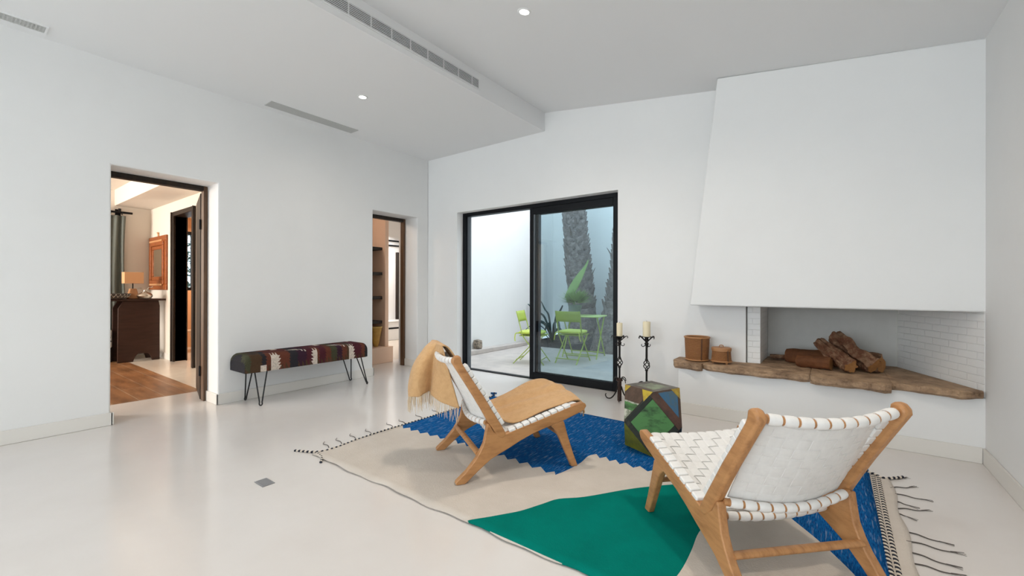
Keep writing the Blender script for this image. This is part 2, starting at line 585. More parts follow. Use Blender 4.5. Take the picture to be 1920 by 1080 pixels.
def palm(name, label, x, y, prof, lean, nstub, seed, top):
    rr = random.Random(seed)
    t = thing(name, label, 'palm tree', (x, y, 0), 0, None)
    b = MB()
    nz, ns = 90, 36
    def f(u, v):
        z = v*top-.05
        r = interp(prof, z)
        a = 2*PI*u
        # diamond pattern of old leaf bases
        k1 = a*7/(2*PI)+z*6.5
        k2 = a*7/(2*PI)-z*6.5
        d = max(abs((k1 % 1)-.5), abs((k2 % 1)-.5))
        r *= 1+.13*(.5-d)*2*(1 if z > .9 else max(0, z-.2)/.7)
        r *= 1+.12*mnoise.noise(Vector((math.cos(a)*2, math.sin(a)*2, z*3+seed)))
        cx, cy = interp(lean, z)
        return (cx+r*math.cos(a), cy+r*math.sin(a), z)
    b.grid(f, ns, nz)
    row = 0
    z = .75
    while z < top-.1:      # rows of old leaf bases hugging the trunk
        r = interp(prof, z)
        n_ = 7
        cx, cy = interp(lean, z)
        for q in range(n_):
            a = 2*PI*(q+.5*(row % 2))/n_+rr.uniform(-.12, .12)
            h = rr.uniform(.15, .22)
            def sc(u, v, a=a, h=h, r=r, z=z, cx=cx, cy=cy):
                w = (1-.62*v)*.62*r*(u-.5)*2
                aa = a+w/r
                rad = r*(.98+.02*v)+.045*v*v+.02*math.sin(PI*u)*math.sin(PI*v)
                return (cx+rad*math.cos(aa), cy+rad*math.sin(aa), z+h*v)
            b.grid(sc, 4, 3)
        row += 1
        z += .105
    b.build('trunk', PALM, t, weld=True, angle=60, solid=.012)
    for i in range(nstub):
        z = interp([(0, .75), (1, top-.15)], (i+.5)/nstub)
        a = rr.uniform(0, 2*PI)
        r = interp(prof, z)
        cx, cy = interp(lean, z)
        p = Vector((cx+r*.85*math.cos(a), cy+r*.85*math.sin(a), z))
        d = Vector((math.cos(a), math.sin(a), .9+rr.uniform(-.1, .8))).normalized()
        L = rr.uniform(.12, .24)
        b = MB()
        b.tube([p, p+d*L*.5, p+d*L+Vector((0, 0, .04))], [.04, .03, .008], 6, flat=.5)
        b.build('leaf_base', PALMD, t)
    return t
palm('palm_tree', 'tall grey-brown palm trunk rising behind the green table', -4.02, 7.85,
     [(0, .36), (.3, .31), (.6, .265), (.9, .235), (1.2, .23), (1.6, .235), (2.2, .215), (3.2, .205)],
     [(0, (.0, 0)), (.7, (-.03, 0)), (1.3, (-.1, 0)), (2.0, (-.17, .0)), (3.2, (-.28, .0))], 26, 3, 3.3)
palm('palm_tree', 'second palm trunk, cut off in view by the right edge of the sliding door', -3.22, 7.75,
     [(0, .55), (.25, .47), (.6, .34), (1.0, .23), (1.5, .17), (2.0, .14), (2.3, .13)],
     [(0, (0, 0)), (2.3, (.06, 0))], 24, 11, 2.25)

# dark strap-leaved plant in the corner of the bed
t = thing('strap_leaf_plant', 'dark plant with long arching strap leaves beside the palm trunk', 'plant', (-4.62, 7.62, .05))
for (dx, dy, h, L) in ((-.46, -.1, .62, 1), (-.46, -.25, .36, 1), (-.30, .1, .66, 1), (.02, -.3, .38, 1), (.22, -.1, .45, 1), (.35, -.2, .3, 1), (-.2, -.35, .42, 1), (.1, .2, .6, 1), (-.42, -.4, .24, 1), (.28, -.35, .42, 1)):
    pts = catmull([(0, 0, 0), (dx*.35, dy*.35, h*.8), (dx*.75, dy*.75, h), (dx*1.15, dy*1.15, h*.55 if h < .5 else h*1.25)], 5)
    b = MB()
    n = len(pts)
    b.tube(pts, [.012+.026*math.sin(PI*min(1, (i+1)/n*.92)) for i in range(n)], 6, flat=.3)
    b.build('leaf', LEAFD, t)

# small weathered stone block on the step
t = MB()
def rock(u, v):
    a, ph = 2*PI*u, PI*v
    x, y, z = math.sin(ph)*math.cos(a), math.sin(ph)*math.sin(a), math.cos(ph)
    q = lambda k: math.copysign(abs(k)**.45, k)
    nn = 1+.18*mnoise.noise(Vector((x*2, y*2, z*2+5)))
    return (q(x)*.07*nn, q(y)*.06*nn, .085+q(z)*.085*nn)
t.grid(rock, 24, 16)
o = t.build('stone_block', mat('weathered_stone', (.34, .28, .22), .9, n=(22, (.10, .085, .07), .45, .62), bump=(30, 1, .02)), loc=(PX+.085, 5.86, .056), weld=True, angle=60)
tag(o, 'small weathered stone block on the low patio step', 'stone')

# folding bistro chairs and table
def make_green_chair(loc, rz, label):
    t = thing('folding_chair', label, 'chair', loc, rz, 'lime folding chairs on the patio')
    w = .20
    for s_ in (-1, 1):
        b = MB()   # long member: rear foot? front foot up to the back
        b.tube([(.24, s_*w, 0), (-.10, s_*w, .44), (-.20, s_*w, .82)], .011, 8, flat=.7)
        b.build('back_leg', GREEN, t)
        b = MB()
        b.tube([(-.26, s_*(w-.02), 0), (.16, s_*(w-.02), .43)], .011, 8, flat=.7)
        b.build('front_leg', GREEN, t)
    for z0, z1 in ((.65, .815),):
        b = MB()
        def bk(u, v):
            y = lerp(-w-.015, w+.015, u)
            z = lerp(z0, z1, v)
            return (-.155-(z-.65)*.27-.03*math.sin(PI*u), y, z)
        b.grid(bk, 12, 3)
        b.build('back_slat', GREEN, t, solid=.008)
    for i in range(6):
        b = MB()
        x = -.16+i*.066
        b.box(x, x+.05, -w+.01, w-.01, .432, .444)
        b.build('seat_slat', GREEN, t)
    for x, z in ((.185, .07), (-.20, .07)):
        b = MB(); b.tube([(x, -w, z), (x, w, z)], .008, 8)
        b.build('stretcher', GREEN, t)
    return t
def make_cushion(loc, rz, label):
    b = MB()
    def f(u, v):
        a, ph = 2*PI*u, PI*v
        q = lambda k, e: math.copysign(abs(k)**e, k)
        x = q(math.cos(a), .45)*q(math.sin(ph), .5)*.20
        y = q(math.sin(a), .45)*q(math.sin(ph), .5)*.20
        z = q(math.cos(ph), .8)*.032
        return (x, y, .035+z)
    b.grid(f, 36, 14)
    o = b.build('seat_cushion', CUSH, loc=loc, rot=(0, 0, rz), weld=True, angle=60)
    tag(o, label, 'cushion', 'lime cushions on the patio chairs')
    for sy in (-1, 1):
        k = MB()
        k.tube(catmull([(-.17, sy*.17, .03), (-.215, sy*.20, .025), (-.225, sy*.215, -.04), (-.215, sy*.23, -.09)], 4), .009, 6)
        k.build('tie', CUSH, o)
    return o
ZP = -.02
make_green_chair((-3.33, 6.12, ZP), R(94), 'lime folding chair seen from behind, in front of the green table')
make_cushion((-3.33, 6.12+.01, ZP+.447), R(94), 'lime cushion on the chair seen from behind')
make_green_chair((-3.80, 5.66, ZP), R(18), 'lime folding chair seen from the side, partly behind the sliding door post')
make_cushion((-3.80+.005, 5.66, ZP+.447), R(18), 'lime cushion on the chair seen from the side')
t = thing('folding_table', 'small pale lime folding bistro table in front of the palms', 'table', (-3.44, 6.72, ZP), R(8))
b = MB(); b.box(-.34, .34, -.25, .25, .69, .712); b.build('table_top', mat('pale_lime_metal', (.55, .68, .25), .4), t, bevel=.006)
for sx in (-1, 1):
    for sy in (-1, 1):
        b = MB(); b.tube([(sx*.30, sy*.24, 0), (sx*.30, -sy*.2, .69)], .011, 8); b.build('leg', GREEN, t)
for sy in (-1, 1):
    b = MB(); b.tube([(-.30, sy*.20, .06), (.30, sy*.20, .06)], .009, 8); b.build('stretcher', GREEN, t)
# potted plant on the table
t = thing('potted_plant', 'grey pot on the patio table with one broad pale leaf and feathery foliage', 'plant', (-3.62, 6.74, ZP+.713))
b = MB(); b.lathe([(.085, 0), (.12, .16), (.128, .165), (.128, .175), (.11, .175)], 24); b.build('pot', POTG, t)
b = MB()
def lf_(u, v):
    w = .17*math.sin(PI*min(1, .12+v*.88))**.8*(1-.45*v)
    y = (u-.5)*2*w
    return (-.16+.42*v+.35*y, -.05+.04*v, .30+.66*v-.62*y*0.8-.10*abs(u-.5))
b.grid(lf_, 8, 16); b.build('broad_leaf', LEAFP, t, solid=.004, angle=80)
b = MB(); b.tube(catmull([(0, 0, .15), (-.06, -.02, .26), (-.14, -.05, .34)], 5), .012, 6); b.build('stem', LEAFP, t)
b = MB()
rr = random.Random(5)
for i in range(420):
    a, e = rr.uniform(0, 2*PI), rr.uniform(-.1, 1.4)
    d = Vector((math.cos(a)*math.cos(e)*1.35, math.sin(a)*math.cos(e), math.sin(e)*.75+.1))
    p = Vector((.03, 0, .20))
    L = rr.uniform(.16, .33)
    q = d.cross(Vector((0, 0, 1)))
    q = q.normalized()*.010 if q.length > .01 else Vector((.01, 0, 0))
    p1 = p+d*L*.4
    p2 = p+d*L
    b.add([p1-q, p1+q, (p1+p2)/2+q*1.5, p2, (p1+p2)/2-q*1.5], [(0, 1, 2, 3, 4)])
o = b.build('foliage', LEAFF, t)
o['kind'] = 'stuff'

# ================================================================== ceiling fittings
def vent_slot(name, label, x0, x1, y0, y1, z, cross):
    t = thing(name, label, 'vent', ((x0+x1)/2, (y0+y1)/2, z))
    hx, hy = (x1-x0)/2, (y1-y0)/2
    b = MB()
    fr = .012
    for it in ((-hx-fr, -hx, -hy-fr, hy+fr), (hx, hx+fr, -hy-fr, hy+fr), (-hx, hx, -hy-fr, -hy), (-hx, hx, hy, hy+fr)):
        b.box(*it, -.006, .0)
    b.build('frame', CEIL if cross else GRILLE, t)
    b = MB(); b.box(-hx, hx, -hy, hy, -.0015, -.0005); b.build('backing', BLACKIN if cross else mat('grille_backing', (.5, .5, .48), .8), t)
    b = MB()
    if cross:
        n = int((y1-y0)/.019)
        for i in range(n):
            y = -hy+(i+.5)*(y1-y0)/n
            b.box(-hx, hx, y-.0045, y+.0045, -.004, -.0015)
        for i in range(6):
            x = -hx+(i+.5)*(x1-x0)/6
            b.box(x-.005, x+.005, -hy, hy, -.005, -.0015)
    else:
        for i in range(9):
            x = -hx+(i+.5)*(x1-x0)/9
            b.box(x-.0055, x+.0055, -hy, hy, -.005, -.0015)
    b.build('slats', GRILLE, t)
    return t
vent_slot('ceiling_vent', 'slim grey slot vent in the ceiling above the kilim bench', -4.72, -4.59, 2.06, 3.04, ZL, False)
vent_slot('ceiling_vent', 'slim mesh vent in the ceiling, cut off by the left edge of the photo', -4.725, -4.61, -.75, .49, ZL, True)
# vent in the step of the ceiling
t = thing('wall_vent', 'long white louvred vent in the vertical face of the ceiling step', 'vent', (XS, 2.2, 3.155))
Y0v, Y1v, zv0, zv1 = -.9, .99, -.043, .047
b = MB(); b.box(.0004, .0015, Y0v, Y1v, zv0, zv1); b.build('backing', BLACKIN, t)
b = MB()
for i in range(7):
    z = zv0+(i+.5)*(zv1-zv0)/7
    b.box(.0015, .008, Y0v, Y1v, z-.0020, z+.0020)
for i in range(10):
    y = Y0v+(i+.5)*(Y1v-Y0v)/10
    b.box(.0015, .007, y-.004, y+.004, zv0, zv1)
b.build('louvres', CEIL, t)
b = MB()
for it in ((Y0v-.012, Y0v, zv0-.012, zv1+.012), (Y1v, Y1v+.012, zv0-.012, zv1+.012), (Y0v, Y1v, zv0-.012, zv0), (Y0v, Y1v, zv1, zv1+.012)):
    b.box(.0002, .007, *it)
b.build('frame', CEIL, t)

def downlight(label, x, y, z, tilt, power):
    t = thing('downlight', label, 'ceiling light', (x, y, z), 0, 'recessed downlights')
    t.rotation_euler = (0, tilt, 0)
    b = MB()
    prof = [(.034, -.002), (.036, -.005), (.044, -.006), (.050, -.001), (.050, 0)]
    b.lathe(prof, 32, caps=False); b.build('trim_ring', WHITEM, t)
    b = MB(); b.lathe([(.0001, -.003), (.035, -.0028), (.035, -.001)], 32); b.build('diffuser', LAMPON, t)
    d = bpy.data.lights.new('downlight_bulb', 'SPOT')
    d.energy, d.spot_size, d.spot_blend, d.shadow_soft_size, d.color = power, R(165), 1.0, .10, (1, .90, .78)
    o = bpy.data.objects.new('bulb', d)
    COL.objects.link(o)
    o.parent = t
    o.location = (0, 0, -.02)
downlight('recessed downlight in the higher ceiling, right of the louvred vent', -1.78, 2.538, zhigh(-1.78), R(7.4), 85)
downlight('recessed downlight in the lower ceiling, left of the louvred vent', -3.751, 2.548, ZL, 0, 20)

downlight('added unseen downlight in the higher ceiling, above and in front of the fireplace', -.15, 2.1, zhigh(-.15), R(7.4), 70)  # lamp added out of view to brighten the fireplace end
downlight('added unseen downlight in the higher ceiling, behind the camera', -.6, -.9, zhigh(-.6), R(7.4), 85)  # unseen lamp added to lift the floor and walls
downlight('added unseen downlight in the lower ceiling, behind the camera', -3.751, -.9, ZL, 0, 4)  # another lamp added out of view, for general brightness

t = thing('floor_socket', 'small grey square socket plate set in the pale floor', 'socket', (-2.685, 1.17, 0))
b = MB(); b.box(-.055, .055, -.035, .035, .0005, .004); b.build('plate', SOCK, t, bevel=.002)
b = MB(); b.box(-.047, .047, -.027, .027, .004, .005); b.build('lid', mat('grey_lid', (.23, .23, .24), .5), t)

# ================================================================== fireplace
YF = 4.14
t = thing('fireplace', 'white plastered fireplace with tapering hood, long stone hearth and open brick firebox', 'fireplace', (-.15, YF, 0))
ox, oy = -.15, YF
def L(x, y, z):
    return (x-ox, y-oy, z)
b = MB()
HT = 3.2
b.add([L(-1.045, YF, 1.0), L(XR+.015, YF, 1.0), L(XR+.015, YF, 2.812), L(-.815, YF, 3.02),
       L(-1.045, YB-.001, 1.0), L(XR+.015, YB-.001, 1.0), L(XR+.015, YB-.001, 2.812), L(-.815, YB-.001, 3.02)],
      [(0, 1, 2, 3), (4, 7, 6, 5), (0, 3, 7, 4), (1, 5, 6, 2), (3, 2, 6, 7), (0, 4, 5, 1)])
b.build('hood', WALL, t, bevel=.012, bseg=3)
b = MB(); b.prism([(-1.145, YF), (XR+.015, YF), (XR+.015, 4.99), (-.62, 4.99), (-.62, YB-.001), (-1.145, YB-.001)], lambda a, c, w: L(a, c, w), 0, .432)
b.build('base', WALL, t, bevel=.008)
b = MB(); b.box(*(v for v in (-1.145-ox, XR-BT-ox, -.014, -.0005, .0, BH))); b.build('skirting', SKIRT, t, bevel=.003)
# firebox: pillar, back, left return, right brick wall
b = MB(); b.box(-.618-ox, -.512-ox, 4.45-oy, 5.05-oy, .435, 1.02); b.build('pillar', BRICK, t, bevel=.004)
SHADESOOT = mat('shade_soot_plaster', (.60, .59, .56), .7, n=(2.5, (.52, .51, .48), .35, .7), bump=(8, .2, .01))  # grey holds part of the firebox shade as well as soot
def bwall(p, q, m_=None):
    p, q = Vector((p[0], p[1], 0)), Vector((q[0], q[1], 0))
    d = q-p
    b = MB(); b.box(0, d.length, 0, .04, .435, 1.02)
    b.build('firebox_wall', m_ or BRICK, t, loc=(p.x-ox, p.y-oy, 0), rot=(0, 0, math.atan2(d.y, d.x)))
bwall((-.51, 4.985), (.50, 4.985), SHADESOOT)
bwall((.462, 4.985), (.8135, 4.145))
b = MB(); b.box(-.62-ox, XR-ox, YB+.2-oy, 5.06-oy, 1.02, 1.06); b.build('firebox_roof', WALL, t)
# hearth stones: irregular edges along the front
def slab(x0, x1, seed, front, ztop, th, back=True):
    rr = random.Random(seed)
    n = 26
    pts = []
    for i in range(n+1):
        x = lerp(x0, x1, i/n)
        y = interp(front, x)+.012*mnoise.noise(Vector((x*14, seed, 0)))+.007*mnoise.noise(Vector((x*40, seed, 3)))
        pts.append((x, y))
    yb = 4.98 if x0 > -.6 else None
    if back:
        k = [p for p in backline if x0 < p[0] < x1]
        bl = [(x1, interp(backline, x1))]+[p for p in reversed(k)]+[(x0, interp(backline, x0))]
    bm_pts = pts+bl
    b = MB()
    N = len(bm_pts)
    nf = n+1
    rings = []
    for lev, (z, off) in enumerate(((ztop, .012), (ztop-.008, 0), (ztop-th*.45, .004), (ztop-th*.7, .0), (ztop-th, .022))):
        ring = []
        for i, (x, y) in enumerate(bm_pts):
            if i < nf:
                o_ = off+(.012*mnoise.noise(Vector((x*22, z*60, seed))) if 0 < lev else 0)
                zz = z+(.006*mnoise.noise(Vector((x*12, seed, 9))) if lev in (0, 1) else 0)-(.010*mnoise.noise(Vector((x*8, seed+4, 2))) if lev == 4 else 0)
                ring.append(L(x, y+o_, zz))
            else:
                ring.append(L(x, y, z))
        rings.append(ring)
    vs = [p for r_ in rings for p in r_]
    fs = [tuple(range(N)), tuple(range(5*N-1, 4*N-1, -1))]
    for l in range(4):
        for i in range(N):
            j = (i+1) % N
            fs.append((l*N+i, (l+1)*N+i, (l+1)*N+j, l*N+j))
    b.add(vs, fs)
    b.build('hearth_stone', STONE, t, angle=35)
backline = [(-1.3, YB-.004), (-.64, YB-.004), (-.62, 4.43), (-.511, 4.44), (-.508, 4.98), (.455, 4.98), (.795, 4.16), (.9, 4.1)]
slab(-1.205, -.93, 1, [(-1.205, 4.20), (-1.17, 4.12), (-.95, 4.06), (-.93, 4.08)], .48, .066)
slab(-.927, -.135, 2, [(-.927, 4.13), (-.85, 4.085), (-.5, 4.06), (-.3, 4.075), (-.135, 4.10)], .48, .06)
slab(-.132, .345, 3, [(-.132, 4.08), (-.10, 4.05), (.1, 4.055), (.30, 4.02), (.345, 4.05)], .48, .068)
slab(.348, .805, 4, [(.348, 4.11), (.5, 4.08), (.70, 4.06), (.805, 4.11)], .48, .055)

# logs stacked in the firebox
def log(label, p, q, r0, r1, seed, m=BARK, wob=.25, up_=0):
    p, q = Vector(p), Vector(q)
    t_ = (q-p)
    n, sg = 44, 36
    ax = t_.normalized()
    e1 = ax.orthogonal().normalized()
    e2 = ax.cross(e1)
    b = MB()
    vs = []
    for i in range(n+1):
        k = i/n
        c = p+t_*k+Vector((0, 0, up_*math.sin(PI*k)))+e1*.012*mnoise.noise(Vector((k*4, seed, 1)))
        r = lerp(r0, r1, k)
        for j in range(sg):
            a = 2*PI*j/sg
            rr_ = r*(1+wob*mnoise.noise(Vector((math.cos(a)*1.4, math.sin(a)*1.4, k*3+seed*7)))+wob*.5*mnoise.noise(Vector((math.cos(a)*5, math.sin(a)*5, k*5+seed)))+wob*.35*abs(mnoise.noise(Vector((math.cos(a)*9, math.sin(a)*9, k*3+seed)))))
            vs.append(c+(e1*math.cos(a)+e2*math.sin(a))*rr_-p)
    fs = [(i*sg+j, i*sg+(j+1) % sg, (i+1)*sg+(j+1) % sg, (i+1)*sg+j) for i in range(n) for j in range(sg)]
    b.add(vs, fs, 0)
    b.add([v for v in vs[:sg]], [tuple(range(sg-1, -1, -1))], 1)
    b.add([v for v in vs[-sg:]], [tuple(range(sg))], 1)
    o = b.build('log', [m, CUT], loc=p, weld=True, angle=50)
    return tag(o, label, 'log', 'firewood in the firebox')
ZT = .483
log('short thick reddish log lying at the front left of the woodpile', (-.235, 4.46, ZT+.05), (.00, 4.40, ZT+.055), .046, .052, 1, BARK2, .2)
log('dark rounded log behind the short reddish log', (-.33, 4.70, ZT+.06), (.05, 4.62, ZT+.07), .055, .068, 2, BARK2, .18)
log('thin broken stick poking out at the far left of the woodpile', (-.47, 4.80, ZT+.025), (-.20, 4.77, ZT+.03), .018, .026, 3, BARK, .3)
log('twisted log leaning down towards the front centre of the woodpile', (-.085, 4.58, ZT+.205), (.13, 4.31, ZT+.056), .042, .050, 4, BARK, .6)
log('long knobbly log leaning across the top of the woodpile', (.02, 4.62, ZT+.265), (.275, 4.42, ZT+.060), .052, .056, 5, BARK, .6)
log('sawn log with a pale cut end at the right of the woodpile', (.06, 4.66, ZT+.065), (.325, 4.52, ZT+.062), .058, .058, 6, BARK, .2)
log('split log at the back of the woodpile behind the leaning logs', (.02, 4.78, ZT+.07), (.34, 4.72, ZT+.07), .06, .055, 8, BARK, .3)

# baskets on the hearth
def basket(label, x, y, r0, r1, h, lid, seam):
    t = thing('basket', label, 'basket', (x, y, .482), R(20), 'wicker baskets on the hearth')
    b = MB()
    h1 = h-.012 if not lid else h-.03
    z0_ = .012 if not lid else .02
    def bw(u, v):
        a = 2*PI*u
        z = lerp(z0_, h1, v)
        rows = round((h1-z0_)/.0085)
        r = lerp(r0, r1, v)+.0022*math.sin(PI*rows*v)*math.sin(a*16)+.0010*math.cos(2*PI*rows*v)
        return (r*math.cos(a), r*math.sin(a), z)
    b.grid(bw, 128, 110)
    if not lid:
        b.lathe([(r1-.006, h1), (r0-.010, .03), (.0001, .025)], 40, caps=False)
    else:
        b.lathe([(r0, .02), (.0001, .018)], 40, caps=False)
    b.build('body', WICK, t, weld=True, angle=50)
    b = MB(); b.tube([(math.cos(a)*(r1-.001), math.sin(a)*(r1-.001), h-.008) for a in [2*PI*k/40 for k in range(40)]], .0085, 8, closed=True)
    b.build('rim', WICKR, t)
    b = MB(); b.tube([(math.cos(a)*(r0+.001), math.sin(a)*(r0+.001), .012 if not lid else .022) for a in [2*PI*k/40 for k in range(40)]], .007, 8, closed=True)
    b.build('base_ring', WICKR, t)
    b = MB(); a = R(seam)
    b.tube([((r0+.002)*math.cos(a), (r0+.002)*math.sin(a), .015), ((r1+.002)*math.cos(a), (r1+.002)*math.sin(a), h-.01)], .006, 6)
    b.build('seam', mat('dark_cane', (.10, .04, .015), .6), t)
    if lid:
        b = MB(); b.lathe([(r1+.006, h-.03), (r1+.008, h-.01), (r1+.004, h), (.02, h+.004), (.0001, h+.004)], 40, caps=False); b.build('lid', WICKR, t)
        b = MB(); b.tube(catmull([(-.018, 0, h+.002), (-.012, 0, h+.018), (.012, 0, h+.018), (.018, 0, h+.002)], 4), .004, 6); b.build('knob', WICKR, t)
        for k in range(3):
            a = R(-60+120*k)
            b = MB(); b.lathe([(.008, 0), (.012, .01), (.01, .022)], 10, ((r0-.014)*math.cos(a), (r0-.014)*math.sin(a), 0)); b.build('foot', WICKR, t)
basket('larger open wicker basket standing at the left end of the hearth', -1.01, 4.27, .098, .108, .225, False, -75)
basket('smaller lidded wicker basket on three little feet, right of the larger basket', -.795, 4.24, .082, .075, .142, True, -60)

# ================================================================== candle stands
def scroll(b, a, r0, pts, rad=.006, m=0):
    ca, sa = math.cos(a), math.sin(a)
    P = [(ca*(r0+x), sa*(r0+x), z) for x, z in pts]
    P = catmull(P, 6)
    n = len(P)
    b.tube(P, [rad*(1-.35*i/n) for i in range(n)], 7, m)
def candle_stand(label, x, y, rz, H):
    t = thing('candle_stand', label, 'candle stand', (x, y, 0), rz, 'wrought iron candle stands')
    k = H/.68
    b = MB()
    b.tube([(0, 0, 0), (0, 0, .215)], .021, 4)
    b.lathe([(.02, .20), (.034, .207), (.034, .222), (.018, .236)], 12)
    b.build('base_post', RUST, t)
    for i in range(4):
        b = MB()
        scroll(b, i*PI/2, .018, [(0, .15), (.025, .075), (.065, .025), (.105, .022), (.122, .050), (.115, .068)], .0075)
        b.build('foot', RUST if i % 2 else IRON, t)
        b = MB()
        scroll(b, i*PI/2+PI/4, .012, [(0, .212), (.03, .240), (.065, .225), (.075, .195)], .006)
        b.build('leaf_scroll', IRON, t)
    b = MB()
    b.tube([(0, 0, .225), (0, 0, .36*k)], .010, 8)
    b.tube([(0, 0, .45*k), (0, 0, H-.06)], .011, 8)
    b.lathe([(.011, .345*k), (.016, .353*k), (.012, .363*k)], 12)
    b.lathe([(.012, .447*k), (.016, .455*k), (.011, .466*k)], 12)
    b.build('stem', IRON, t)
    b = MB()
    for i in range(4):
        pts = []
        for j in range(15):
            q = j/14
            a = i*PI/2+q*PI*1.1
            r = .006+.024*math.sin(PI*q)
            pts.append((r*math.cos(a), r*math.sin(a), lerp(.355*k, .455*k, q)))
        b.tube(pts, .0048, 6)
    b.build('twisted_cage', IRON, t)
    b = MB()
    b.lathe([(.012, H-.09), (.022, H-.07), (.013, H-.055), (.024, H-.035), (.016, H-.022), (.02, H-.008), (.050, H-.004), (.052, H), (.0001, H)], 20, caps=False)
    b.build('pan', IRON, t)
    for i in range(6):
        b = MB()
        scroll(b, i*PI/3, .03, [(-.012, H-.04), (.008, H-.022), (.026, H-.006), (.044, H+.001), (.052, H-.010), (.046, H-.018)], .0055)
        b.build('petal', IRON, t)
    for i in range(3):
        b = MB()
        scroll(b, i*PI*2/3+.3, .010, [(0, H-.085), (.024, H-.10), (.04, H-.088), (.034, H-.076)], .0045)
        b.build('curl', IRON, t)
def candle(label, x, y, z, r, h):
    b = MB()
    b.lathe([(r, 0), (r, h-.006), (r-.004, h), (.008, h-.004), (.0001, h-.004)], 24)
    o = b.build('candle', WAX, loc=(x, y, z))
    tag(o, label, 'candle', 'candles on the iron stands')
    b = MB(); b.tube([(0, 0, h-.005), (.002, 0, h+.010)], .0015, 5); b.build('wick', BLACKIN, o)
candle_stand('black wrought iron candle stand beside the sliding door frame, its scrolled foot in view', -1.745, 4.205, R(20), .665)
candle('ivory pillar candle on the stand beside the sliding door frame', -1.745, 4.205, .666, .030, .135)
candle_stand('black wrought iron candle stand standing behind the patchwork stool', -1.445, 4.15, R(48), .685)
candle('ivory pillar candle on the stand behind the patchwork stool', -1.445, 4.15, .686, .036, .145)

# ================================================================== patchwork stool
def clip(poly, p, n):
    out = []
    for i in range(len(poly)):
        a, c = poly[i], poly[(i+1) % len(poly)]
        da, dc = (a-p).dot(n), (c-p).dot(n)
        if da >= 0:
            out.append(a)
        if (da >= 0) != (dc >= 0):
            out.append(a+(c-a)*(da/(da-dc)))
    return out
def paint(name, c1, c2, sc=9, lo=.4, hi=.62, st=(1, 1, 1)):
    return mat(name, c1, .55, n=(sc, c2, lo, hi), stretch=st, bump=(60, .4, .004))
SM = [paint('stool_brown', (.050, .028, .018), (.095, .055, .035), 12), paint('stool_green', (.075, .215, .062), (.014, .032, .014), 7, .50, .68, (1, 1, 2.5)),
      paint('stool_yellow', (.48, .36, .03), (.24, .13, .04), 10, .45, .7), paint('stool_blue', (.035, .125, .23), (.10, .11, .07), 9, .42, .66),
      paint('stool_lime', (.26, .26, .012), (.15, .14, .015), 8), paint('stool_dark', (.012, .016, .011), (.06, .05, .03), 14, .5, .7),
      paint('stool_sage', (.25, .30, .19), (.13, .13, .10), 11), paint('stool_white', (.52, .52, .44), (.12, .15, .09), 20, .42, .6),
      paint('stool_mahogany', (.10, .043, .026), (.05, .025, .018), 12), paint('stool_grey', (.14, .125, .105), (.07, .06, .05), 14)]
BRN, GRN, YEL, BLU, LIM, DRK, SAG, WHT, MAH, GRY = range(10)
t = thing('patchwork_stool', 'faceted stool of painted wooden patches, green diamond in front, on the blue rug corner', 'stool', (-1.035, 3.085, .009), R(-70))
hs, us = .442, .187
top4 = [Vector((us*math.cos(i*PI/2), us*math.sin(i*PI/2), hs)) for i in range(4)]     # +x faces camera
mid4 = [Vector((us*1.414*math.cos(PI/4+i*PI/2), us*1.414*math.sin(PI/4+i*PI/2), hs*.5)) for i in range(4)]
bot4 = [Vector((p.x, p.y, 0)) for p in top4]
b = MB()
def boards(poly, cuts):
    """cuts: list of (edge index, inset distance, material) peeled in turn; last material fills the rest"""
    poly = [p.copy() for p in poly]
    c = sum(poly, Vector())/len(poly)
    nrm = (poly[1]-poly[0]).cross(poly[2]-poly[0]).normalized()
    rest = poly
    for e, dist, m in cuts[:-1]:
        if e < 0:       # triangular piece at corner -e-1
            cv = poly[-e-1]
            inn = (c-cv).normalized()
            p = cv+inn*dist
            piece = clip(rest, p, -inn)
            rest = clip(rest, p, inn)
            if len(piece) > 2:
                addp(piece, m, nrm, c)
            continue
        a, d = poly[e], poly[(e+1) % len(poly)]
        inn = nrm.cross(d-a).normalized()
        if inn.dot(c-a) < 0:
            inn = -inn
        p = a+inn*dist
        piece = clip(rest, p, -inn)
        rest = clip(rest, p, inn)
        if len(piece) > 2:
            addp(piece, m, nrm, c)
    if len(rest) > 2:
        addp(rest, cuts[-1][2], nrm, c)
def addp(piece, m, nrm, c):
    cc = sum(piece, Vector())/len(piece)
    out = nrm if nrm.dot(cc-Vector((0, 0, hs/2))) > 0 else -nrm
    n = len(piece)
    sh = [cc+(p-cc)*.985 for p in piece]
    vs = [p for p in sh]+[p-out*.012 for p in sh]
    fs = [tuple(range(n)), tuple(range(2*n-1, n-1, -1))]+[(i, n+i, n+(i+1) % n, (i+1) % n) for i in range(n)]
    b.add(vs, fs, m)
T, Mi, Bo = top4, mid4, bot4
boards([T[0], T[1], T[2], T[3]], [(0, .045, GRY), (1, .05, GRY), (2, .06, GRY), (3, .05, BRN), (0, 0, SAG)])
# diamonds i: T[i], mid[i], bot[i], mid[i-1]
cols = [[(0, .030, MAH), (1, .040, DRK), (2, .035, DRK), (3, .030, DRK), (0, 0, GRN)], [(0, .03, BRN), (1, .05, YEL), (2, .04, BRN), (0, 0, BLU)],
        [(0, .05, GRY), (2, .05, BRN), (0, 0, GRN)], [(0, .06, BRN), (1, .05, LIM), (0, 0, MAH)]]
for i in range(4):
    boards([T[i], Mi[i], Bo[i], Mi[i-1]], cols[i])
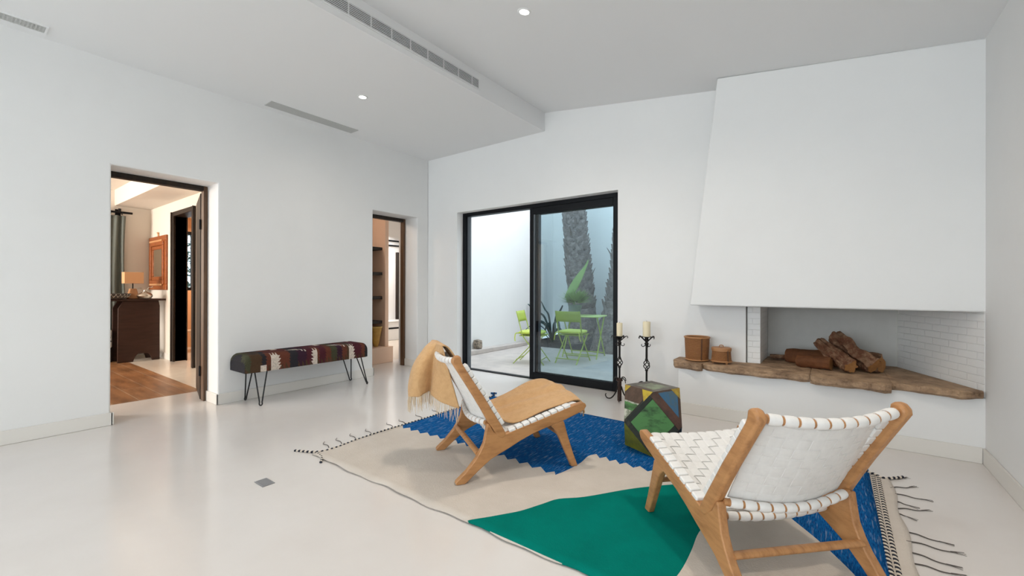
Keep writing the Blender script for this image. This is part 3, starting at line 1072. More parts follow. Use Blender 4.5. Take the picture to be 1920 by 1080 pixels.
# triangles: upper (T[i], T[i+1], Mi[i]); lower (Bo[i], Bo[i+1], Mi[i])
boards([T[0], T[1], Mi[0]], [(2, .034, MAH), (-2, .075, YEL), (0, .012, BRN), (1, .022, BRN), (0, 0, BLU)])
boards([T[3], T[0], Mi[3]], [(-2, .080, YEL), (-1, .050, YEL), (1, .014, DRK), (0, .105, BRN), (0, .116, WHT), (0, .165, GRN), (0, 0, WHT)])
boards([T[1], T[2], Mi[1]], [(0, .05, BRN), (0, 0, LIM)])
boards([T[2], T[3], Mi[2]], [(0, .05, GRY), (0, 0, BLU)])
boards([Bo[3], Bo[0], Mi[3]], [(1, .012, LIM), (0, 0, LIM)])
boards([Bo[0], Bo[1], Mi[0]], [(1, .03, DRK), (0, 0, BRN)])
boards([Bo[1], Bo[2], Mi[1]], [(1, .03, BRN), (0, 0, YEL)])
boards([Bo[2], Bo[3], Mi[2]], [(1, .03, BRN), (0, 0, BLU)])
b.build('painted_boards', SM, t)
b = MB()
k = .975
core = [Vector((p.x*k, p.y*k, hs/2+(p.z-hs/2)*k)) for p in T+Mi+Bo]
fs = [(0, 1, 2, 3), (8, 9, 10, 11)]+[(i, 4+i, 8+i, 4+(i-1) % 4) for i in range(4)]+[(i, (i+1) % 4, 4+i) for i in range(4)]+[(8+i, 8+(i+1) % 4, 4+i) for i in range(4)]
b.add(core, fs)
b.build('core', SM[DRK], t, angle=5)

# ================================================================== rug
RX0, RX1, RY0, RY1 = -2.865, .19, 1.555, 3.545
ZR = .0055
def jag(pts, step, amp, flip=1):
    """saw teeth along a polyline"""
    out = []
    for (x0, y0), (x1, y1) in zip(pts, pts[1:]):
        d = math.hypot(x1-x0, y1-y0)
        n = max(1, round(d/step))
        nx, ny = (y1-y0)/d*flip, -(x1-x0)/d*flip
        for i in range(n):
            a = i/n
            out.append((lerp(x0, x1, a), lerp(y0, y1, a)))
            k = (i+.72)/n
            out.append((lerp(x0, x1, k)+nx*amp, lerp(y0, y1, k)+ny*amp))
    out.append(pts[-1])
    return out
def smooth2(pts, n=6):
    return [(p.x, p.y) for p in catmull([(x, y, 0) for x, y in pts], n)]
blue = jag([(RX0, 2.335), (-2.67, 2.33), (-2.35, 2.345), (-2.0, 2.35), (-1.6, 2.33), (-1.385, 2.315)], .095, .05)
blue += smooth2([(-1.355, 2.275), (-1.33, 2.394), (-1.318, 2.535), (-1.33, 2.671), (-1.30, 2.735)], 4)
blue += jag([(-1.30, 2.735), (-1.08, 2.715), (-.80, 2.715), (-.45, 2.74)], .085, .05)
blue += smooth2([(-.40, 2.80), (-.32, 2.775), (-.287, 2.734), (-.166, 2.56), (-.069, 2.433), (-.008, 2.343), (.073, 2.204), (.125, 2.08), (.19, 1.93)], 4)
blue += [(RX1, RY1), (RX0, RY1)]
teal = smooth2([(-1.425, RY0+.003), (-1.42, 1.585), (-1.336, 1.713), (-1.278, 1.804), (-1.227, 1.931), (-1.187, 2.027), (-1.085, 2.131), (-.943, 2.338), (-.857, 2.447), (-.714, 2.598), (-.621, 2.635), (-.56, 2.60),
                (-.50, 2.42), (-.493, 2.234), (-.497, 2.112), (-.488, 1.965), (-.489, 1.784), (-.52, RY0+.003)], 4)
def inside(p, poly):
    x, y = p
    c = False
    n = len(poly)
    for i in range(n):
        x0, y0 = poly[i]
        x1, y1 = poly[i-1]
        if (y0 > y) != (y1 > y) and x < (x1-x0)*(y-y0)/(y1-y0)+x0:
            c = not c
    return c
rug = thing('kilim_rug', 'flatwoven cream rug with blue saw-toothed fields and a teal shape, on the pale floor', 'rug', (0, 0, 0))
pts2, edges = [], []
def loop(poly):
    i0 = len(pts2)
    pts2.extend(Vector(p) for p in poly)
    n = len(poly)
    edges.extend((i0+i, i0+(i+1) % n) for i in range(n))
border = [(lerp(RX0, RX1, i/60), RY0+.006*math.sin(i*.5)+.005*math.sin(i*1.3)) for i in range(61)]+[(RX1, RY1)]+[(lerp(RX1, RX0, i/30), RY1) for i in range(1, 31)]
loop(border)
loop(blue)
loop(teal)
for i in range(1, 60):
    for j in range(1, 40):
        pts2.append(Vector((lerp(RX0, RX1, i/60)+rnd.uniform(-.004, .004), lerp(RY0+.012, RY1, j/40)+rnd.uniform(-.004, .004))))
vv, ee, ff, *_ = delaunay_2d_cdt(pts2, edges, [], 0, 1e-5)
b = MB()
def rz_(x, y):
    d = y-RY0
    return ZR+.0022*max(0, 1-d/.10)*(1+math.sin(x*9+1.3*math.sin(x*3)))+.0016*(1+mnoise.noise(Vector((x*2, y*2, 0))))
keep = []
for f in ff:
    c = (sum(vv[i].x for i in f)/len(f), sum(vv[i].y for i in f)/len(f))
    if not inside(c, border):
        continue
    keep.append(f)
    b.f.append(tuple(f))
    b.m.append(1 if inside(c, blue) else (2 if inside(c, teal) else 0))
b.v = [(p.x, p.y, rz_(p.x, p.y)) for p in vv]
b.build('weave', [RUGC, RUGB, RUGT], rug, solid=.005, angle=60)
# braided end bands: black and cream cords
def cord(name, pts, r, n, parent, mats=(RUGBK, YARNC), w=.009):
    b = MB()
    path = catmull(pts, 8)
    tot = sum((path[i+1]-path[i]).length for i in range(len(path)-1))
    seg = int(tot/n)
    acc, idx = 0, 0
    samples = []
    for k in range(seg+1):
        target = tot*k/seg
        while idx < len(path)-2 and acc+(path[idx+1]-path[idx]).length < target:
            acc += (path[idx+1]-path[idx]).length
            idx += 1
        d = path[idx+1]-path[idx]
        samples.append((path[idx]+d*((target-acc)/max(d.length, 1e-6)), d.normalized()))
    for k in range(seg):
        p, d = samples[k]
        s_ = Vector((-d.y, d.x, 0))
        a = (d*.8+s_*.9).normalized()
        b.tube([p-a*w, p, p+a*w], [r*.6, r, r*.6], 6, k % 2)
    return b.build(name, list(mats), parent)
for dx in (.018, .042):
    cord('braid', [(RX1+dx, RY1-.10, ZR+.004), (RX1+dx-.008, 2.9, ZR+.004), (RX1+dx-.012, 2.3, ZR+.004), (RX1+dx-.004, RY0, ZR+.004)], .0075, .017, rug)
b = MB()
b.grid(lambda u, v: (lerp(RX1-.002, RX1+.098, u)+.008*math.sin(v*23)*u, lerp(RY0, RY1-.10, v), ZR+.002*math.sin(v*40)*u), 4, 60)
b.build('cream_band', RUGC, rug, solid=.003)
cord('corner_braid', [(RX1-.07, RY1-.03, ZR+.004), (RX1+.02, RY1-.075, ZR+.004), (RX1+.07, RY1-.115, ZR+.004), (RX1+.17, RY1-.015, ZR+.004)], .009, .016, rug)
cord('end_braid', [(RX0-.165, RY0-.03, ZR), (RX0-.01, RY0+.045, ZR+.003), (RX0+.02, RY0+.16, ZR+.004), (RX0-.005, 1.9, ZR+.003), (RX0-.015, 2.2, ZR+.003), (RX0, 2.6, ZR+.003), (RX0-.01, 3.1, ZR+.003), (RX0-.02, RY1, ZR+.003)], .0085, .017, rug)
cord('corner_braid', [(RX0-.01, RY0+.04, ZR), (RX0+.10, RY0+.015, ZR), (RX0+.185, RY0-.042, ZR)], .009, .016, rug)
cord('corner_braid', [(RX0-.02, RY1, ZR), (RX0-.05, RY1+.06, ZR), (RX0-.12, RY1+.10, ZR), (RX0-.06, RY1+.13, ZR)], .011, .016, rug, mats=(RUGB, RUGBK))
thr = [((.253, 3.415), (.356, 3.525)), ((.276, 3.297), (.376, 3.392)), ((.288, 3.219), (.41, 3.228)), ((.285, 3.11), (.33, 3.09)), ((.282, 3.013), (.39, 3.069)), ((.279, 2.946), (.304, 2.935)),
       ((.28, 2.745), (.411, 2.734)), ((.276, 2.646), (.44, 2.661)), ((.274, 2.543), (.402, 2.525)), ((.275, 2.446), (.406, 2.458)), ((.272, 2.34), (.39, 2.30)), ((.27, 2.2), (.40, 2.18)), ((.268, 2.05), (.38, 2.08)), ((.268, 1.9), (.40, 1.87))]
for (x0, y0), (x1, y1) in thr:
    b = MB()
    dx, dy = x1-x0, y1-y0
    p = catmull([(x0, y0, .004), (x0+dx*.33-dy*.05, y0+dy*.33+dx*.06, .004), (x0+dx*.66+dy*.05, y0+dy*.66-dx*.06, .004), (x1, y1, .004)], 5)
    b.tube(p, [.0032*(1-.4*i/len(p)) for i in range(len(p))], 5)
    for k in range(4):
        a = rnd.uniform(-.35, .35)
        d = Vector((dx, dy, 0)).normalized()
        d = Vector((d.x*math.cos(a)-d.y*math.sin(a), d.x*math.sin(a)+d.y*math.cos(a), 0))
        q = p[-1]-Vector((dx, dy, 0))*.12
        b.tube([q, q+d*.05], [.0015, .0008], 4)
    b.build('fringe_thread', YARN, rug)
for (x, y) in ((-2.9, 1.70), (-2.9, 1.80), (-2.905, 1.92), (-2.905, 2.06), (-2.91, 2.27), (-2.9, 2.39), (-2.9, 2.58), (-2.9, 2.78), (-2.9, 3.0), (-2.9, 3.2)):
    b = MB()
    p = catmull([(x, y, .004), (x-.05, y+.02, .004), (x-.10, y+.015, .004), (x-.135, y+.045, .004)], 4)
    b.tube(p, [.0028*(1-.4*i/len(p)) for i in range(len(p))], 5)
    b.build('fringe_thread', YARN, rug)

# ================================================================== lounge chairs
def weave(b, P, nu, nv, amp=.0035, fill=.93, sub=8, th=.0011):
    """P(u, v) -> (pos, normal). nu straps running along v, nv straps running along u; each strap has its own thickness"""
    def strap(fn, n):
        vs = []
        for k in range(n+1):
            a, c, nn = fn(k/n)
            vs += [a+nn*th, c+nn*th, c-nn*th, a-nn*th]
        fs = [(4*k+q, 4*k+(q+1) % 4, 4*k+4+(q+1) % 4, 4*k+4+q) for k in range(n) for q in range(4)]
        b.add(vs, fs+[(3, 2, 1, 0), (4*n, 4*n+1, 4*n+2, 4*n+3)])
    for i in range(nu):
        u0, u1 = (i+.5-fill/2)/nu, (i+.5+fill/2)/nu
        def f(v, i=i):
            w = math.sin(PI*v*nv)*(1 if i % 2 == 0 else -1)
            w = max(-1, min(1, w*2.4))
            (p, nn), (q, _) = P(u0, v), P(u1, v)
            return p+nn*amp*w, q+nn*amp*w, nn
        strap(f, nv*sub)
    for j in range(nv):
        v0, v1 = (j+.5-fill/2)/nv, (j+.5+fill/2)/nv
        def g(u, j=j):
            w = -math.sin(PI*u*nu)*(1 if j % 2 == 0 else -1)
            w = max(-1, min(1, w*2.4))
            (p, nn), (q, _) = P(u, v0), P(u, v1)
            return p+nn*amp*w, q+nn*amp*w, nn
        strap(g, nu*sub)

RAIL = [(.458, .378), (.452, .396), (.430, .405), (.367, .394), (.26, .364), (.15, .333), (.05, .305), (-.02, .287), (-.09, .268), (-.140, .262), (-.175, .285), (-.205, .338), (-.216, .335), (-.224, .285), (-.236, .225), (-.258, .18), (-.285, .138),
        (-.34, .075), (-.400, .024), (-.408, .010), (-.400, .001), (-.350, .001), (-.335, .012), (-.27, .066), (-.194, .122), (-.13, .152), (-.066, .180), (.0, .212), (.086, .246), (.19, .276), (.295, .303), (.40, .338), (.44, .354)]
POST = [(-.390, .7530), (-.412, .7480), (-.430, .732), (-.431, .712), (-.37, .615), (-.30, .503), (-.25, .418), (-.206, .338), (-.172, .285), (-.150, .250), (-.128, .236), (-.106, .243), (-.092, .260), (-.120, .310), (-.18, .408), (-.235, .498), (-.30, .595), (-.362, .692), (-.372, .715), (-.376, .74)]
FLEG = [(.205, .276), (.225, .290), (.285, .304), (.297, .296), (.325, .200), (.362, .090), (.396, .004), (.390, 0), (.356, 0), (.350, .004), (.31, .095), (.262, .200), (.235, .248)]

def bowed(pa, back, bow, w):
    """bar running across y from -w to w with a bow"""
    return [Vector((pa[0]+back[0]*bow*math.cos(PI*y/2/w*.98)*1.0, y, pa[1]+back[1]*bow*math.cos(PI*y/2/w*.98))) for y in [lerp(-w, w, i/60) for i in range(61)]]
def wrapped_bar(name, pts, r, parent, n=10, margin=2):
    b = MB()
    b.tube(pts, r, 12, 0)
    N = len(pts)-1
    seg = (N-2*margin)/n
    for k in range(n):
        a, c = margin+k*seg+seg*.09, margin+(k+1)*seg-seg*.09
        sub = []
        for i in range(5):
            f = lerp(a, c, i/4)
            i0 = min(N-1, int(f))
            sub.append(pts[i0]+(pts[i0+1]-pts[i0])*(f-i0))
        b.tube(sub, [r+.0025, r+.0042, r+.0044, r+.0042, r+.0025], 14, 1)
    return b.build(name, [TEAK, LEATHER], parent)
def make_lounge(name, label, loc, rz):
    t = thing(name, label, 'chair', loc, rz, 'woven leather lounge chairs')
    yc = .285
    for s_ in (-1, 1):
        y0, y1 = s_*yc-.018, s_*yc+.018
        b = MB(); b.prism(RAIL, lambda a, c, w: (a, w, c), y0, y1); b.build('side_rail', TEAK, t, bevel=.009, bseg=3)
        b = MB(); b.prism(POST, lambda a, c, w: (a, w, c), y0-.0015, y1+.0015); b.build('back_post', TEAK, t, bevel=.011, bseg=3)
        b = MB(); b.prism(FLEG, lambda a, c, w: (a, w, c), y0+.001, y1-.001); b.build('front_leg', TEAK, t, bevel=.007, bseg=3)
        # straps wrapped over the seat rail and round the front edge of the post
        b = MB()
        n = 9
        yi = s_*(yc-.024)
        for k in range(n):
            a0, a1 = -.075+.047*k+.003, -.075+.047*(k+1)-.003
            x0, x1 = a0, a1
            z0, z1 = interp(RT, x0), interp(RT, x1)
            d = Vector((x1-x0, 0, z1-z0))
            c = Vector(((x0+x1)/2, s_*(yc-.009), (z0+z1)/2-.004))
            nz = Vector((-d.z, 0, d.x)).normalized()
            b.obox(c, d/2, Vector((0, .025, 0)), nz*.018)
        b.build('seat_strap_ends', LEATHER, t, bevel=.005)
        b = MB()
        n = 10
        p0, p1 = Vector((-.115, 0, .318)), Vector((-.352, 0, .690))
        for k in range(n):
            a, c_ = p0.lerp(p1, (k+.04)/n), p0.lerp(p1, (k+.96)/n)
            d = c_-a
            c = (a+c_)/2
            nf = Vector((d.z, 0, -d.x)).normalized()
            b.obox(c+Vector((0, s_*(yc-.020), 0))-nf*.007, d/2, Vector((0, .029, 0)), nf*.024)
        b.build('back_strap_ends', LEATHER, t, bevel=.005)
    w = yc-.012
    bd = Vector((-.88, -.475))
    wrapped_bar('top_bar', bowed((-.398, .718), bd, .045, w), .0165, t)
    wrapped_bar('lower_back_bar', bowed((-.205, .335), bd, .05, w), .0145, t)
    wrapped_bar('rear_seat_bar', bowed((-.115, .236), (-.5, -.6), .03, w), .0145, t)
    wrapped_bar('front_seat_bar', bowed((.412, .374), (0, -1), .012, w), .0165, t)
    b = MB(); b.tube([(-.262, -w, .158), (-.262, w, .158)], .020, 14, flat=.62); b.build('rear_stretcher', TEAK, t)
    b = MB(); b.tube([(.315, -w, .185), (.315, w, .185)], .018, 14, flat=.62); b.build('front_stretcher', TEAK, t)
    # woven seat and back
    def PS(u, v):
        y = lerp(-.262, .262, u)
        x = lerp(.408, -.118, v)
        z = lerp(.390, .250, v)-.022*math.sin(PI*u)*math.sin(PI*(.15+.85*v))-.004*math.sin(PI*v)
        return Vector((x, y, z)), Vector((.1, 0, 1)).normalized()
    b = MB(); weave(b, PS, 10, 10, .0030, .895); b.build('woven_seat', LEATHER, t, angle=35)
    def PB(u, v):
        y = lerp(-.245, .245, u)
        k = math.cos(PI*(u-.5)*.98)
        x = lerp(-.200, -.396, v)+.012
        z = lerp(.338, .722, v)+.006
        bow = lerp(.05, .045, v)*k
        return Vector((x+bd[0]*bow, y, z+bd[1]*bow)), Vector((.88, 0, .475))
    b = MB(); weave(b, PB, 10, 9, .0014, .975); b.build('woven_back', LEATHER, t, angle=35)
    return t
RT = [(-.2, .25), (-.09, .268), (-.02, .287), (.05, .305), (.15, .333), (.26, .364), (.367, .394), (.43, .405), (.5, .40)]
chB = make_lounge('lounge_chair', 'teak lounge chair woven with bare white leather straps, seen from behind at the right', (-.285, 2.143, ZR+.004), R(135.26))
chB.scale = (1, 1, .982)
chA = copy_tree(chB)
chA.scale = (1, 1, 1)
chA.location = (-1.775, 2.305, ZR+.004)
chA.rotation_euler = (0, 0, R(57.62))
chA['label'] = 'teak and white leather lounge chair with a tan throw over it, left of the stool'

# throw over the left lounge chair
thr_ = thing('throw_blanket', 'tan fringed throw draped over the back and seat of the left lounge chair', 'blanket', tuple(chA.location), R(57.62))
PATH = catmull([(-.425, 0, .770), (-.375, 0, .752), (-.29, 0, .62), (-.215, 0, .50), (-.145, 0, .375), (-.085, 0, .322), (-.01, 0, .318), (.12, 0, .355), (.26, 0, .393), (.38, 0, .425), (.45, 0, .428), (.482, 0, .403), (.487, 0, .345)], 6)
NP = len(PATH)-1
YR = [(0, (.02, .34)), (.14, (.02, .262)), (.36, (-.06, .262)), (.46, (-.17, .262)), (.54, (-.205, .272)), (.88, (-.205, .288)), (1, (-.23, .28))]
HEM = catmull([(-.318, -.035, .37), (-.375, .01, .385), (-.43, .07, .405), (-.462, .14, .43), (-.475, .17, .45), (-.52, .13, .445), (-.555, .12, .43), (-.595, .16, .425), (-.60, .24, .41), (-.55, .32, .40), (-.47, .36, .39)], 8)
VB = .36
def thf(u, v):
    if v < VB:      # folds hanging behind the chair back
        k = u*(len(HEM)-1)
        i = min(len(HEM)-2, int(k))
        h = HEM[i].lerp(HEM[i+1], k-i)
        t = 1-v/VB
        e = lerp(t, 1-(1-t)**3.2, min(1, max(0, (u-.30)/.3)))
        tx, ty, tz = -.425, lerp(.02, .34, u), .770
        x, y = lerp(tx, h.x, e), lerp(ty, h.y, e)
        z = lerp(tz, h.z, t)
        if t < .2:
            z += .010*math.sin(PI*t/.2)
        x += .012*mnoise.noise(Vector((u*9, v*9, 1)))*t
        return (x, y, z)
    q = (v-VB)/(1-VB)
    k = q*NP
    i = min(NP-1, int(k))
    p = PATH[i].lerp(PATH[i+1], k-i)
    y0, y1 = interp(YR, q)
    y = lerp(y0, y1, u)
    x, z = p.x, p.z
    if q > .40:     # soft rumples on the seat
        w = min(1, (q-.40)/.1)
        z += w*(.010*mnoise.noise(Vector((x*5, y*7, 0)))+.006*math.sin((y+.25*x)*42)*max(0, 1-abs(y-.06)/.2))
        z += .030*math.exp(-((x-.30)/.16)**2-((y-.24)/.09)**2)+.022*math.exp(-((x-.40)/.07)**2-((y-.06)/.05)**2)
        z -= w*.008*math.sin(PI*u)*(1 if q < .85 else 0)+w*.030*(1-u)**4
    return (x, y, z)
b = MB(); b.grid(thf, 80, 120); b.build('cloth', THRW, thr_, solid=.008, angle=80)
b = MB()
rr = random.Random(4)
for i in range(64):
    u = (i+.5)/64
    p = Vector(thf(u, 0))
    d = Vector((rr.uniform(-.01, .006), rr.uniform(-.012, .012), -rr.uniform(.07, .11)))
    b.tube([p+Vector((0, 0, .008)), p+d*.5+Vector((rr.uniform(-.006, .006), 0, 0)), p+d], [.0026, .002, .001], 5)
b.build('back_fringe', mat('pale_tan_yarn', (.74, .58, .40), .95), thr_)
b = MB()
for i in range(50):
    u = (i+.5)/50
    p = Vector(thf(u, 1))
    d = Vector((rr.uniform(-.01, .01), rr.uniform(-.012, .012), -rr.uniform(.025, .04)))
    b.tube([p+Vector((0, 0, .006)), p+d*.5, p+d], [.0026, .002, .001], 5)
b.build('front_fringe', mat('tan_yarn', (.60, .40, .21), .95), thr_)

# ================================================================== kilim bench
t = thing('bench', 'long bench upholstered in dark kilim fabric on black hairpin legs, against the left wall', 'bench', (-4.63, 2.435, 0))
LB, WB, zb0, zb1 = .672, .185, .335, .50
b = MB()
prof = []      # cross-section perimeter from the front bottom over the top to the back bottom
rc = .055
def sect(s_):
    per = [(WB, zb0)]
    for k in range(9):
        a = k/8*PI/2
        per.append((WB-rc+rc*math.cos(a), zb1-rc+rc*math.sin(a)))
    for k in range(9):
        a = PI/2+k/8*PI/2
        per.append((-WB+rc+rc*math.cos(a), zb1-rc+rc*math.sin(a)))
    per.append((-WB, zb0))
    ds = [0]
    for p, q in zip(per, per[1:]):
        ds.append(ds[-1]+math.hypot(q[0]-p[0], q[1]-p[1]))
    x = s_*ds[-1]
    for i in range(len(per)-1):
        if x <= ds[i+1]+1e-9:
            f_ = (x-ds[i])/max(ds[i+1]-ds[i], 1e-9)
            return lerp(per[i][0], per[i+1][0], f_), lerp(per[i][1], per[i+1][1], f_)
    return per[-1]
PER = 2*(zb1-zb0-rc)+PI*rc+2*(WB-rc)
NU, NV = 220, 64
def bf(u, v):
    y = lerp(-LB, LB, u)
    x, z = sect(v)
    e = max(0, (abs(y)-(LB-.06))/.06)
    dz = 1-math.sqrt(max(0, 1-e*e))
    z2 = zb0+(z-zb0)*(1-dz*.38)
    return (x*(1-.10*dz), y, z2)
KEYS = ['charcoal', 'wine', 'rust', 'cream', 'brown', 'moss', 'plum']
KI = {k: i for i, k in enumerate(KEYS)}
bands = [(.00, 'moss'), (.035, 'brown'), (.11, 'charcoal'), (.14, 'rust'), (.235, 'rust'), (.31, 'charcoal'), (.37, 'plum'), (.44, 'wine'), (.50, 'rust'), (.545, 'wine'), (.60, 'rust'), (.645, 'moss'), (.70, 'plum'), (.745, 'rust'), (.79, 'brown'), (.84, 'wine'), (.93, 'rust'), (.965, 'charcoal')]
def saw(x, p):
    return (x/p) % 1.0
cream_m = [(.205, .0, .075, .32, 1), (.505, .0, .05, .33, -1), (.835, .0, .06, .33, 1), (.40, .24, .065, .44, 2), (.745, .24, .065, .46, 2), (.12, .0, .02, .10, 0), (.62, .56, .05, .80, 1), (.28, .6, .05, .85, -1), (.93, .62, .04, .85, 1)]
def mf(i, j):
    u, v = (i+.5)/NU, (j+.5)/NV
    for c, v0, w, v1, kind in cream_m:
        if v0 <= v <= v1:
            q = (v-v0)/(v1-v0)
            jg = saw(v*PER, .036)*.020
            if kind == 1 and c-w*.42 < u < c+w*(.42-.15*q)+jg-.01:
                if not (q > .72 and saw(u, .022) < .45+(q-.72)*1.6):
                    return KI['cream']
            if kind == -1 and c-w*(.42-.15*q)-jg+.01 < u < c+w*.42:
                if not (q > .72 and saw(u, .022) < .45+(q-.72)*1.6):
                    return KI['cream']
            if kind == 2 and c-w*(q*.9)-.004 < u-(.5-q)*.05 < c+w*.35 and saw(u, .024) < .35+.6*q:
                return KI['cream']
            if kind == 0 and abs(u-c) < w:
                return KI['cream']
    uu = u+.012*(saw(v*PER, .034)-.5)+(.03*math.sin(v*9) if v > .35 else 0)
    k = 'charcoal'
    for a, c in bands:
        if uu >= a:
            k = c
    if v > .36 and k in ('rust', 'brown') and saw(u*3+v, .31) < .5:
        k = 'wine' if k == 'rust' else 'charcoal'
    if v < .10 and saw(u, .031) < (.1-v)*7 and k != 'charcoal':
        k = 'brown'
    return KI[k]
b.grid(bf, NU, NV, mf=mf)
for y in (-LB, LB):
    u = 0 if y < 0 else 1
    ring = [bf(u, j/NV) for j in range(NV+1)]
    b.add(ring, [tuple(range(NV+1))], KI['charcoal'])
b.add([bf(0, 0), bf(1, 0), bf(1, 1), bf(0, 1)], [(0, 1, 2, 3)], KI['charcoal'])
b.build('seat', [FABR[k] for k in KEYS], t, angle=50)
for sx in (-1, 1):
    for sy in (-1, 1):
        b = MB()
        foot = Vector((sx*.172, .665 if sy > 0 else -.53, .0065))
        xa, xc = (.152, .100) if sy > 0 else (.095, .155)
        a0, a1 = Vector((sx*xa, .535 if sy > 0 else -.555, zb0)), Vector((sx*xc, .625 if sy > 0 else -.465, zb0))
        m_ = (a1-a0).normalized()
        up_ = Vector((0, 0, 1))
        pts = [a0, a0.lerp(foot, .90)-m_*.006, foot-m_*.013+up_*.014, foot-m_*.008+up_*.004, foot, foot+m_*.008+up_*.004, foot+m_*.013+up_*.014, a1.lerp(foot, .90)+m_*.006, a1]
        b.tube(pts, .0068, 8)
        b.box(min(a0.x, a1.x)-.02, max(a0.x, a1.x)+.02, min(a0.y, a1.y)-.02, max(a0.y, a1.y)+.02, zb0-.004, zb0+.001)
        b.build('hairpin_leg', BLUEB, t)

# ================================================================== bedroom seen through the first door
BXF, BYM, BZ = -9.48, 2.25, 2.50
b = MB(); b.box(BXF-.1, -5.66, -2.2, 1.80, -.1, 0)
struct('floor_bedroom', b, OAK)
b = MB(); b.box(-10.1, -5.66, 1.80, 4.0, -.1, 0)
b.box(-10.1, -5.66, 4.0, 9.2, -.1, 0)
struct('floor_hall', b, TILEW)
b = MB(); b.box(BXF-.12, BXF, -2.2, BYM, 0, 2.9)
struct('wall_bedroom_far', b, WALLB)
DX0, DX1, DHT = -8.20, -7.42, 2.27
b = MB(); b.prism([(-10.1, 0), (DX0, 0), (DX0, DHT), (DX1, DHT), (DX1, 0), (XO, 0), (XO, 2.9), (-10.1, 2.9)], lambda a, c, w: (a, w, c), BYM, BYM+.14)
struct('wall_bedroom_right', b, WALLB)
b = MB(); b.box(BXF, XO, -2.3, -2.2, 0, 2.9)
struct('wall_bedroom_left', b, WALLB)
b = MB(); b.box(BXF, XO, -2.2, 1.78, 2.76, 2.9); b.box(-10.1, XO, 1.78, 4.05, BZ, 2.9)
struct('ceiling_bedroom', b, WALLB)
b = MB()
b.box(BXF, DX0-.09, BYM-.012, BYM, 0, .10)
b.box(BXF, BXF+.012, -2.2, BYM, 0, .10)
struct('baseboard_bedroom', b, SKIRT)
# inner door casing
r_ = sroot('door_4')
for nm, it in (('casing', (DX0-.08, DX0, BYM-.03, BYM+.16, 0, DHT+.06)), ('casing', (DX1, DX1+.08, BYM-.03, BYM+.16, 0, DHT+.06)), ('casing_head', (DX0, DX1, BYM-.03, BYM+.16, DHT-.01, DHT+.06))):
    b = MB(); b.box(*it)
    if nm == 'casing':
        xm = it[0] if it[0] < -8 else it[1]
        b.box(min(xm, xm-.02), max(xm, xm+.02), BYM-.042, BYM-.03, 0, DHT+.06)
    b.build(nm, DARKWOOD, r_, bevel=.006)
# bathroom
b = MB()
WY0, WY1, WZ0, WZ1 = 2.55, 3.55, 1.10, 2.24
b.prism([(BYM+.14, 0), (3.95, 0), (3.95, BZ), (BYM+.14, BZ)], lambda a, c, w: (w, a, c), -10.1, -10.05)
b = MB()
for y0, y1, z0, z1 in ((BYM+.14, WY0, 0, BZ), (WY1, 3.95, 0, BZ), (WY0, WY1, 0, WZ0), (WY0, WY1, WZ1, BZ)):
    b.box(-10.1, -10.0, y0, y1, z0, z1)
struct('wall_bathroom_far', b, PEACH)
b = MB(); b.box(-10.0, -5.9, 3.95, 4.0, 0, BZ)
struct('wall_bathroom_back', b, PEACH)
r_ = sroot('window_1')
b = MB()
for y0, y1, z0, z1 in ((WY0, WY0+.06, WZ0, WZ1), (WY1-.06, WY1, WZ0, WZ1), (WY0, WY1, WZ0, WZ0+.06), (WY0, WY1, WZ1-.06, WZ1), (3.0, 3.03, WZ0, WZ1)):
    b.box(-10.07, -10.01, y0, y1, z0, z1)
b.build('frame', BLACKM, r_)
b = MB(); b.box(-10.045, -10.040, WY0+.05, WY1-.05, WZ0+.05, WZ1-.05); b.build('pane', glass_mat('clear_pane', (.94, .97, .97), 1.3), r_)
b = MB()
rr = random.Random(9)
for i in range(3000):
    p = Vector((rr.uniform(-11.7, -10.7), rr.uniform(1.9, 5.4), rr.uniform(.2, 3.6)))
    d = Vector((rr.uniform(-1, 1), rr.uniform(-1, 1), rr.uniform(-.6, 1))).normalized()
    q = d.cross(Vector((rr.uniform(-1, 1), .3, 1))).normalized()*.03
    b.add([p, p+d*.08+q, p+d*.2, p+d*.08-q], [(0, 1, 2, 3)])
tag(b.build('shrub', FOLI), 'green shrub outside the bathroom window beyond the bedroom', 'shrub')
# pale tub
t = thing('bathtub', 'pale rounded tub in the peach bathroom beyond the bedroom', 'bathtub', (-9.25, 3.05, 0), R(25))
b = MB(); b.lathe([(.20, .06), (.24, .10), (.30, .34), (.335, .37), (.335, .385), (.30, .385), (.26, .2), (.2, .12)], 32); b.build('basin', mat('peach_lit_enamel', (.80, .62, .46), .3), t)  # white tub; peach cast of the light painted into the enamel
b = MB(); b.lathe([(.22, 0), (.22, .07)], 32); b.build('plinth', TANW, t)
# curtain and rod
t = thing('curtain', 'sage green pleated curtain hanging at the far bedroom wall', 'curtain', (BXF+.12, 1.55, 0))
b = MB()
def cf(u, v):
    y = lerp(-.45, .385-.05*math.sin(v*PI*.8), u)
    z = lerp(.02, 2.33, v)
    k = .5+.5*(1-v)
    return (.035*math.sin(u*PI*15)*(.6+.5*k)+.01*math.sin(v*5+u*9), y+.012*math.sin(v*4+u*20), z)
b.grid(cf, 120, 24); b.build('cloth', CURT, t, solid=.004, angle=80)
t2 = thing('curtain_rod', 'black curtain rod with bracket above the sage curtain', 'curtain rod', (BXF+.12, 1.55, 2.385))
b = MB(); b.tube([(0, -.8, 0), (0, .43, 0)], .018, 12); b.lathe([(.0001, .0), (.03, .01), (.03, .03), (.0001, .04)], 12); b.build('rod', BLACKM, t2)
b = MB(); b.tube([(-.12, .27, .0), (0, .27, 0)], .014, 8); b.box(-.12, -.11, .235, .305, -.06, .06); b.tube([(0, .27, 0), (0, .27, .06)], .018, 8); b.build('bracket', BLACKM, t2)
